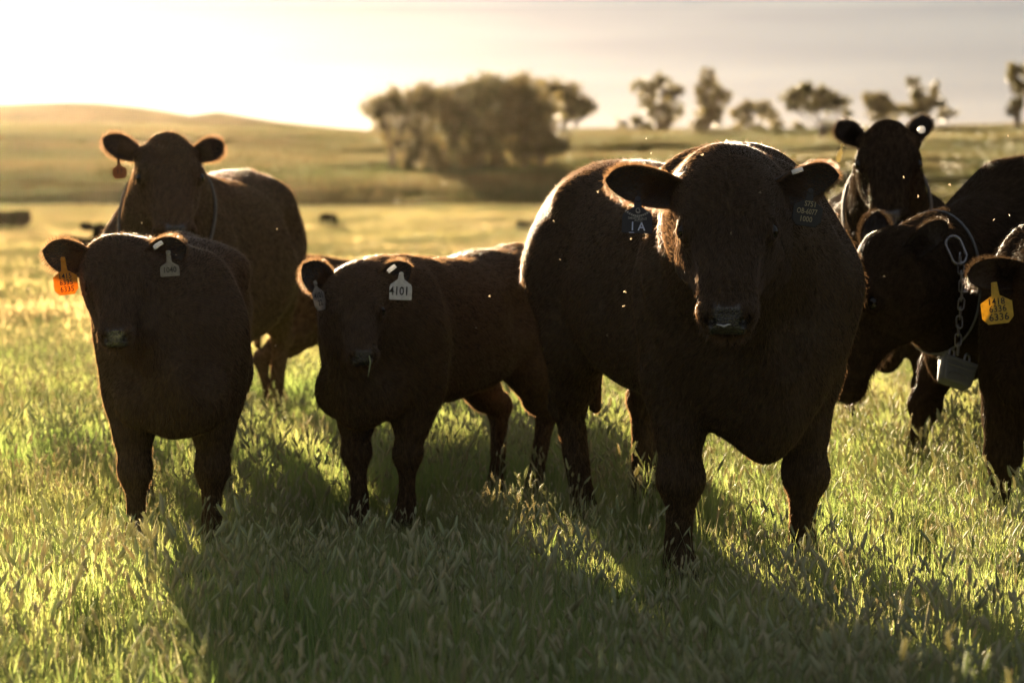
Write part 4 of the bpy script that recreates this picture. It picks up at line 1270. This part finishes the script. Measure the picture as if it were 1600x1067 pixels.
def lens_disc(r, t, mat):
    key = "disc_%.3f_%s" % (r, mat.name)
    if key in bpy.data.meshes: return bpy.data.meshes[key]
    n = 14; V, F = [], []
    for rr, z in ((r, -t / 2), (r, t * .2), (r * .7, t / 2)):
        V += [(rr * math.cos(6.2832 * i / n), rr * math.sin(6.2832 * i / n), z) for i in range(n)]
    me = bpy.data.meshes.new(key)
    F = [(k*n + i, k*n + (i+1) % n, (k+1)*n + (i+1) % n, (k+1)*n + i) for k in range(2) for i in range(n)]
    me.from_pydata(V, [], F + [tuple(range(n - 1, -1, -1)), tuple(range(2 * n, 3 * n))])
    me.materials.append(mat)
    return me

# the bull: navy tag 1A and a black printed tag
t = ear_tag(bull, "dark navy ear tag with pale 1A", 997, 309, 8.80, .094, .082, .028, 'pent', M_TAG_NAVY,
        [("1", .038, -.014, -.062, M_INK_BLUE, .9), ("A", .036, .014, -.062, M_INK_BLUE, .95), ("_", .03, -.016, -.068, M_INK_BLUE, 1.0),
         ("SMARTBULLS", .0105, 0, -.036, M_INK_PALE, .95), ("PVTO", .0100, .004, -.0435, M_INK_PALE, .95)], tilt=-2)
for k in range(13):                                   # arc of tiny print over the middle line
    a = (k - 6) / 6.0
    c = plate("print_mark", [(-.0022, -.003), (.0022, -.003), (.0022, .003), (-.0022, .003)], .0006, M_INK_PALE, t)
    c.matrix_basis = Matrix.Translation((a * .036, -.028 - .0285 + a * a * .015, .0016)) @ Matrix.Rotation(a * .75, 4, 'Z')
for sg in (1, -1):
    v_, f_ = tube([(.0065 * math.cos(q) + sg * .002, .006 * math.sin(q), 0) for q in np.linspace(0, 5.2, 14)], [.0011] * 14, 5)
    e = link("emblem", mesh_np("emblem", v_, [f_], True, [M_INK_PALE]), t)
    e.matrix_basis = Matrix.Translation((0, -.028 - .012, .0018)) @ Matrix.Rotation(sg * .8 + (3.14 if sg < 0 else 0), 4, 'Z')
ear_tag(bull, "black ear tag with three printed lines", 1267, 296, 8.86, .092, .082, .034, 'octo', M_TAG_BLACK,
        [("S751", .024, .006, -.012, M_INK_GOLD, .8), ("OB-6077", .024, -.002, -.036, M_INK_GOLD, .72), ("1000", .024, -.002, -.060, M_INK_GOLD, .85)], tilt=-8)
ear_tag(calf_a, "round orange ear tag with dark numbers", 98, 402, 9.78, .082, .084, .046, 'octo', M_TAG_ORANGE,
        [("1415", .026, 0, -.020, M_INK, .9), ("6335", .026, .002, -.042, M_INK, .9), ("6335", .027, .003, -.065, M_INK, .9)], tilt=6)
ear_tag(calf_a, "greyish ear tag with smudged numbers", 263, 392, 9.78, .070, .048, .040, 'pent', M_TAG_CLEAR,
        [("1040", .028, 0, -.026, M_INK, .9)], tilt=4, turn=-20)
ear_tag(calf_b, "white ear tag reading 4101", 627, 427, 10.33, .084, .075, .022, 'pent', M_TAG_WHITE,
        [("4101", .044, -.006, -.044, M_INK, .85)], tilt=-2, turn=14)
ear_tag(calf_b, "dark ear tag turned away under the ear", 492, 441, 10.36, .07, .085, .02, 'octo', M_TAG_CLEAR,
        [("4101", .030, 0, -.03, M_INK, .9), ("22", .030, 0, -.058, M_INK, .9)], tilt=14, turn=52)
ear_tag(cow_a, "small brown ear tag", 185, 246, 12.82, .062, .062, .035, 'octo', M_TAG_BROWN, [("17", .03, 0, -.03, M_INK, 1)], tilt=4)
ear_tag(cow_b, "pale yellow ear tag seen edge on", 1316, 226, 12.5, .055, .06, .02, 'octo', M_TAG_CREAM, [], tilt=-14, turn=68)
b = link("ear_button", lens_disc(.017, .007, M_TAG_WHITE), cow_b.o, label="round white button tag")
b.matrix_basis = cow_b.Mi @ frame_at(W(1440, 203, 12.5), 0, 10, 0)
ear_tag(calf_c, "yellow ear tag reading 1418 6336 6336", 1553, 441, 9.80, .108, .098, .046, 'octo', M_TAG_YELLOW,
        [("1418", .032, .0, -.022, M_INK, .95), ("6336", .032, .003, -.047, M_INK, .95), ("6336", .035, .004, -.076, M_INK, 1.0)], tilt=7)
for A, px, py, d, w, tl in ((bull, 1246, 267, 8.86, .036, 20), (calf_b, 612, 420, 10.36, .036, 38), (calf_a, 247, 383, 9.80, .036, 34)):
    p = plate("tag_clip", [(-w/2, -.007), (w/2, -.007), (w/2, .006), (w*.3, .008), (-w*.3, .008), (-w/2, .006)], .010, M_TAG_WHITE, A.o)
    p["label"] = "white clip on the upper edge of the ear"
    p.matrix_basis = A.Mi @ frame_at(W(px, py, d), tl, 0, -25)

def collar(A, t, tilt, label, mat, rad=.012, slack=0.0, lift=.008, rmax=.3):
    """band round the neck, found by walking outward from the neck's axis"""
    c = np.array(A.neckb) * (1 - t) + np.array(A.neckc) * t
    n = np.array(A.neckc) - np.array(A.neckb); n = n / np.linalg.norm(n)
    side = np.cross(n, [0, 0, 1.0]); side /= np.linalg.norm(side)
    up = np.cross(side, n)
    n2 = n * math.cos(tilt) + up * math.sin(tilt); up = np.cross(side, n2)
    ang = np.linspace(0, 2 * math.pi, 41)[:-1]
    rs = np.arange(.02, .62, .006)
    path = []
    for a in ang:
        dvec = side * math.cos(a) + up * math.sin(a)
        P = (c + rs[:, None] * dvec).astype(f32)
        v = A.f(P)
        k = np.argmax(v > lift)
        r = min(rs[k] if (v > lift).any() else .3, rmax)
        r += slack * max(0, -math.sin(a)) ** 2
        path.append(c + dvec * r)
    path = np.array(path)
    for _ in range(2):
        path = (np.roll(path, 1, 0) + path * 2 + np.roll(path, -1, 0)) / 4
    path = np.concatenate([path, path[:1]])
    V, F = tube(path, [rad] * len(path), 7)
    o = link("collar", mesh_np("collar", V, [F], True, [mat]), A.o)
    o["label"] = label
    return o
collar(cow_a, .62, -.35, "pale collar round the neck", M_NYLON, .008, .02, rmax=.27)
collar(cow_b, .62, -.35, "pale collar round the neck", M_NYLON, .008, .02, rmax=.25)
cc = collar(cow_c, .72, -.10, "dark collar behind the ears", M_BOX, .0055, .02, lift=.002)

def link_mesh(name, L, wd, r, mat):
    key = name
    pts = []
    for q in np.linspace(0, 2 * math.pi, 21)[:-1]:
        x, y = math.cos(q) * wd, math.sin(q) * wd
        y += (L / 2 - wd) * (1 if math.sin(q) >= 0 else -1)
        pts.append((x, y, 0))
    pts.append(pts[0])
    V, F = tube(pts, [r] * len(pts), 6)
    return mesh_np(key, V, [F], True, [mat])
def build_chain():
    A = cow_c
    hit = lambda px, py, m=.05: (ray_hit(A, px, py) or 11.0) - m
    d_top = hit(1494, 392); d_bot = min(hit(1500, 470), hit(1498, 540), d_top + .05)
    ring = link("collar_ring", link_mesh("collar_ring", .115, .033, .006, M_STEEL), A.o, label="long oval steel ring on the collar")
    ring.matrix_basis = A.Mi @ frame_at(W(1494, 391, d_top), 24, 25, 0)
    lm = link_mesh("chain_link", .050, .012, .0034, M_STEEL)
    pts = [W(1500 + 3 * math.sin(k * .5), 405 + 14.0 * k, d_top + (d_bot - d_top) * k / 10) for k in range(11)]
    for k, p in enumerate(pts):
        o = link("chain_link", lm, cc)
        o.matrix_basis = A.Mi @ frame_at(p, -2 + 5 * math.sin(k), 12 if k % 2 else 78, 0)
    sp = link("chain_link", lm, cc); sp.matrix_basis = A.Mi @ frame_at(W(1508, 446, d_top - .02), -6, 10, 0)
    # tracker box: bevelled case with a lid rim, two eyelets and a moulded arc
    import bmesh
    def case(name, w, h, t, bev, parent):
        bm = bmesh.new(); bmesh.ops.create_cube(bm, size=1)
        for v in bm.verts:
            v.co.x *= w * (1.0 if v.co.y > 0 else .80); v.co.y *= h; v.co.z *= t
        bmesh.ops.bevel(bm, geom=bm.edges[:], offset=bev, segments=3, affect='EDGES', profile=.6)
        me = bpy.data.meshes.new(name); bm.to_mesh(me); bm.free(); me.materials.append(M_BOX)
        for q in me.polygons: q.use_smooth = True
        return link(name, me, parent)
    Wm = frame_at(W(1494, 583, d_bot - .05), -19, 22, -22)
    box = case("tracker_box", .150, .105, .070, .014, A.o)
    box["label"] = "grey box hanging from the neck chain"
    box.matrix_basis = A.Mi @ Wm
    lid = case("lid", .158, .018, .078, .006, box); lid.matrix_basis = Matrix.Translation((0, .042, 0))
    rim = case("rim", .136, .012, .076, .004, box); rim.matrix_basis = Matrix.Translation((0, .018, 0))
    for x in (-.034, .034):
        e = link("eyelet", link_mesh("eyelet", .05, .016, .005, M_STEEL), box)
        e.matrix_basis = Matrix.Translation((x, .066, 0)) @ Matrix.Rotation(.5, 4, 'Y')
    v_, f_ = tube([(.045 * math.cos(q), -.028 + .022 * math.sin(q), .036) for q in np.linspace(.1, 3.0, 12)], [.003] * 12, 5)
    link("moulded_arc", mesh_np("moulded_arc", v_, [f_], True, [M_BOX]), box)
build_chain()

# foam on the bull's lip, a stalk in the calf's mouth
def small_things():
    d = ray_hit(bull, 1128, 508) or 8.6
    V, F = tube([W(1119, 507, d - .002), W(1126, 508, d - .004), W(1131, 510, d - .005), W(1138, 507, d - .004), W(1147, 506, d - .001)], [.0012, .0026, .0040, .0028, .0010], 7)
    o = link("lip_foam", mesh_np("lip_foam", V, [F], True, [simple_mat("foam", (.42, .43, .46), .2, bump=.4, bscale=200)]), bull.o, label="white foam on the lower lip")
    o.matrix_basis = bull.Mi
    d = (ray_hit(calf_b, 578, 556) or 10.2) - .01
    pth = [W(577, 556, d), W(579, 567, d - .02), W(577, 578, d - .02), W(575, 589, d - .01)]
    V, F = tube(pth, [.0028, .0028, .0024, .0012], 5)
    ca = mesh_np("grass_stalk", V, [F], True, [M_STEM])
    link("grass_stalk", ca, label="single grass stalk hanging from the mouth of the white tagged calf", cat="grass stalk")
    # flies: body and two wings, one mesh copied
    V, F = tube([(0, 0, -.004), (0, 0, -.002), (0, 0, .002), (0, 0, .005)], [.0006, .0020, .0024, .0010], 6)
    V = list(map(tuple, V)); F = [tuple(f) for f in F]
    for sg in (1, -1):
        k = len(V)
        V += [(0, .002, .002), (sg * .006, .004, -.001), (sg * .008, .004, -.006), (sg * .003, .003, -.006)]
        F.append((k, k + 1, k + 2, k + 3))
    fm = bpy.data.meshes.new("fly"); fm.from_pydata(V, [], F)
    fm.materials.append(simple_mat("fly_wings", (.45, .36, .24), .4, trans=.5))
    spots = [(933, 299), (987, 373), (876, 406), (977, 455), (975, 478), (948, 524), (1097, 243), (1188, 300), (866, 346), (1142, 364), (1412, 278), (1484, 288),
             (1435, 307), (1575, 213), (1554, 343), (1578, 337), (222, 348), (433, 359), (45, 403), (43, 451), (766, 462), (744, 512), (1017, 240), (1010, 217), (75, 568), (868, 290), (1381, 432), (430, 540)]
    for i, (px, py) in enumerate(spots):
        d = 8.3 + 1.9 * RNG.random() if px > 820 and px < 1330 else 9.0 + 2.5 * RNG.random()
        for A in (bull, calf_a, calf_b, cow_c, calf_c):
            hdist = ray_hit(A, px, py)
            if hdist: d = min(d, hdist - .12 - .2 * RNG.random())
        o = link("fly", fm, label="tiny sunlit fly hovering in the air around the cattle", cat="fly", group="flies around the cattle")
        o.location = W(px, py, d); o.rotation_euler = (RNG.random() * 6, RNG.random() * 6, RNG.random() * 6)
        o.scale = (.62,) * 3
small_things()
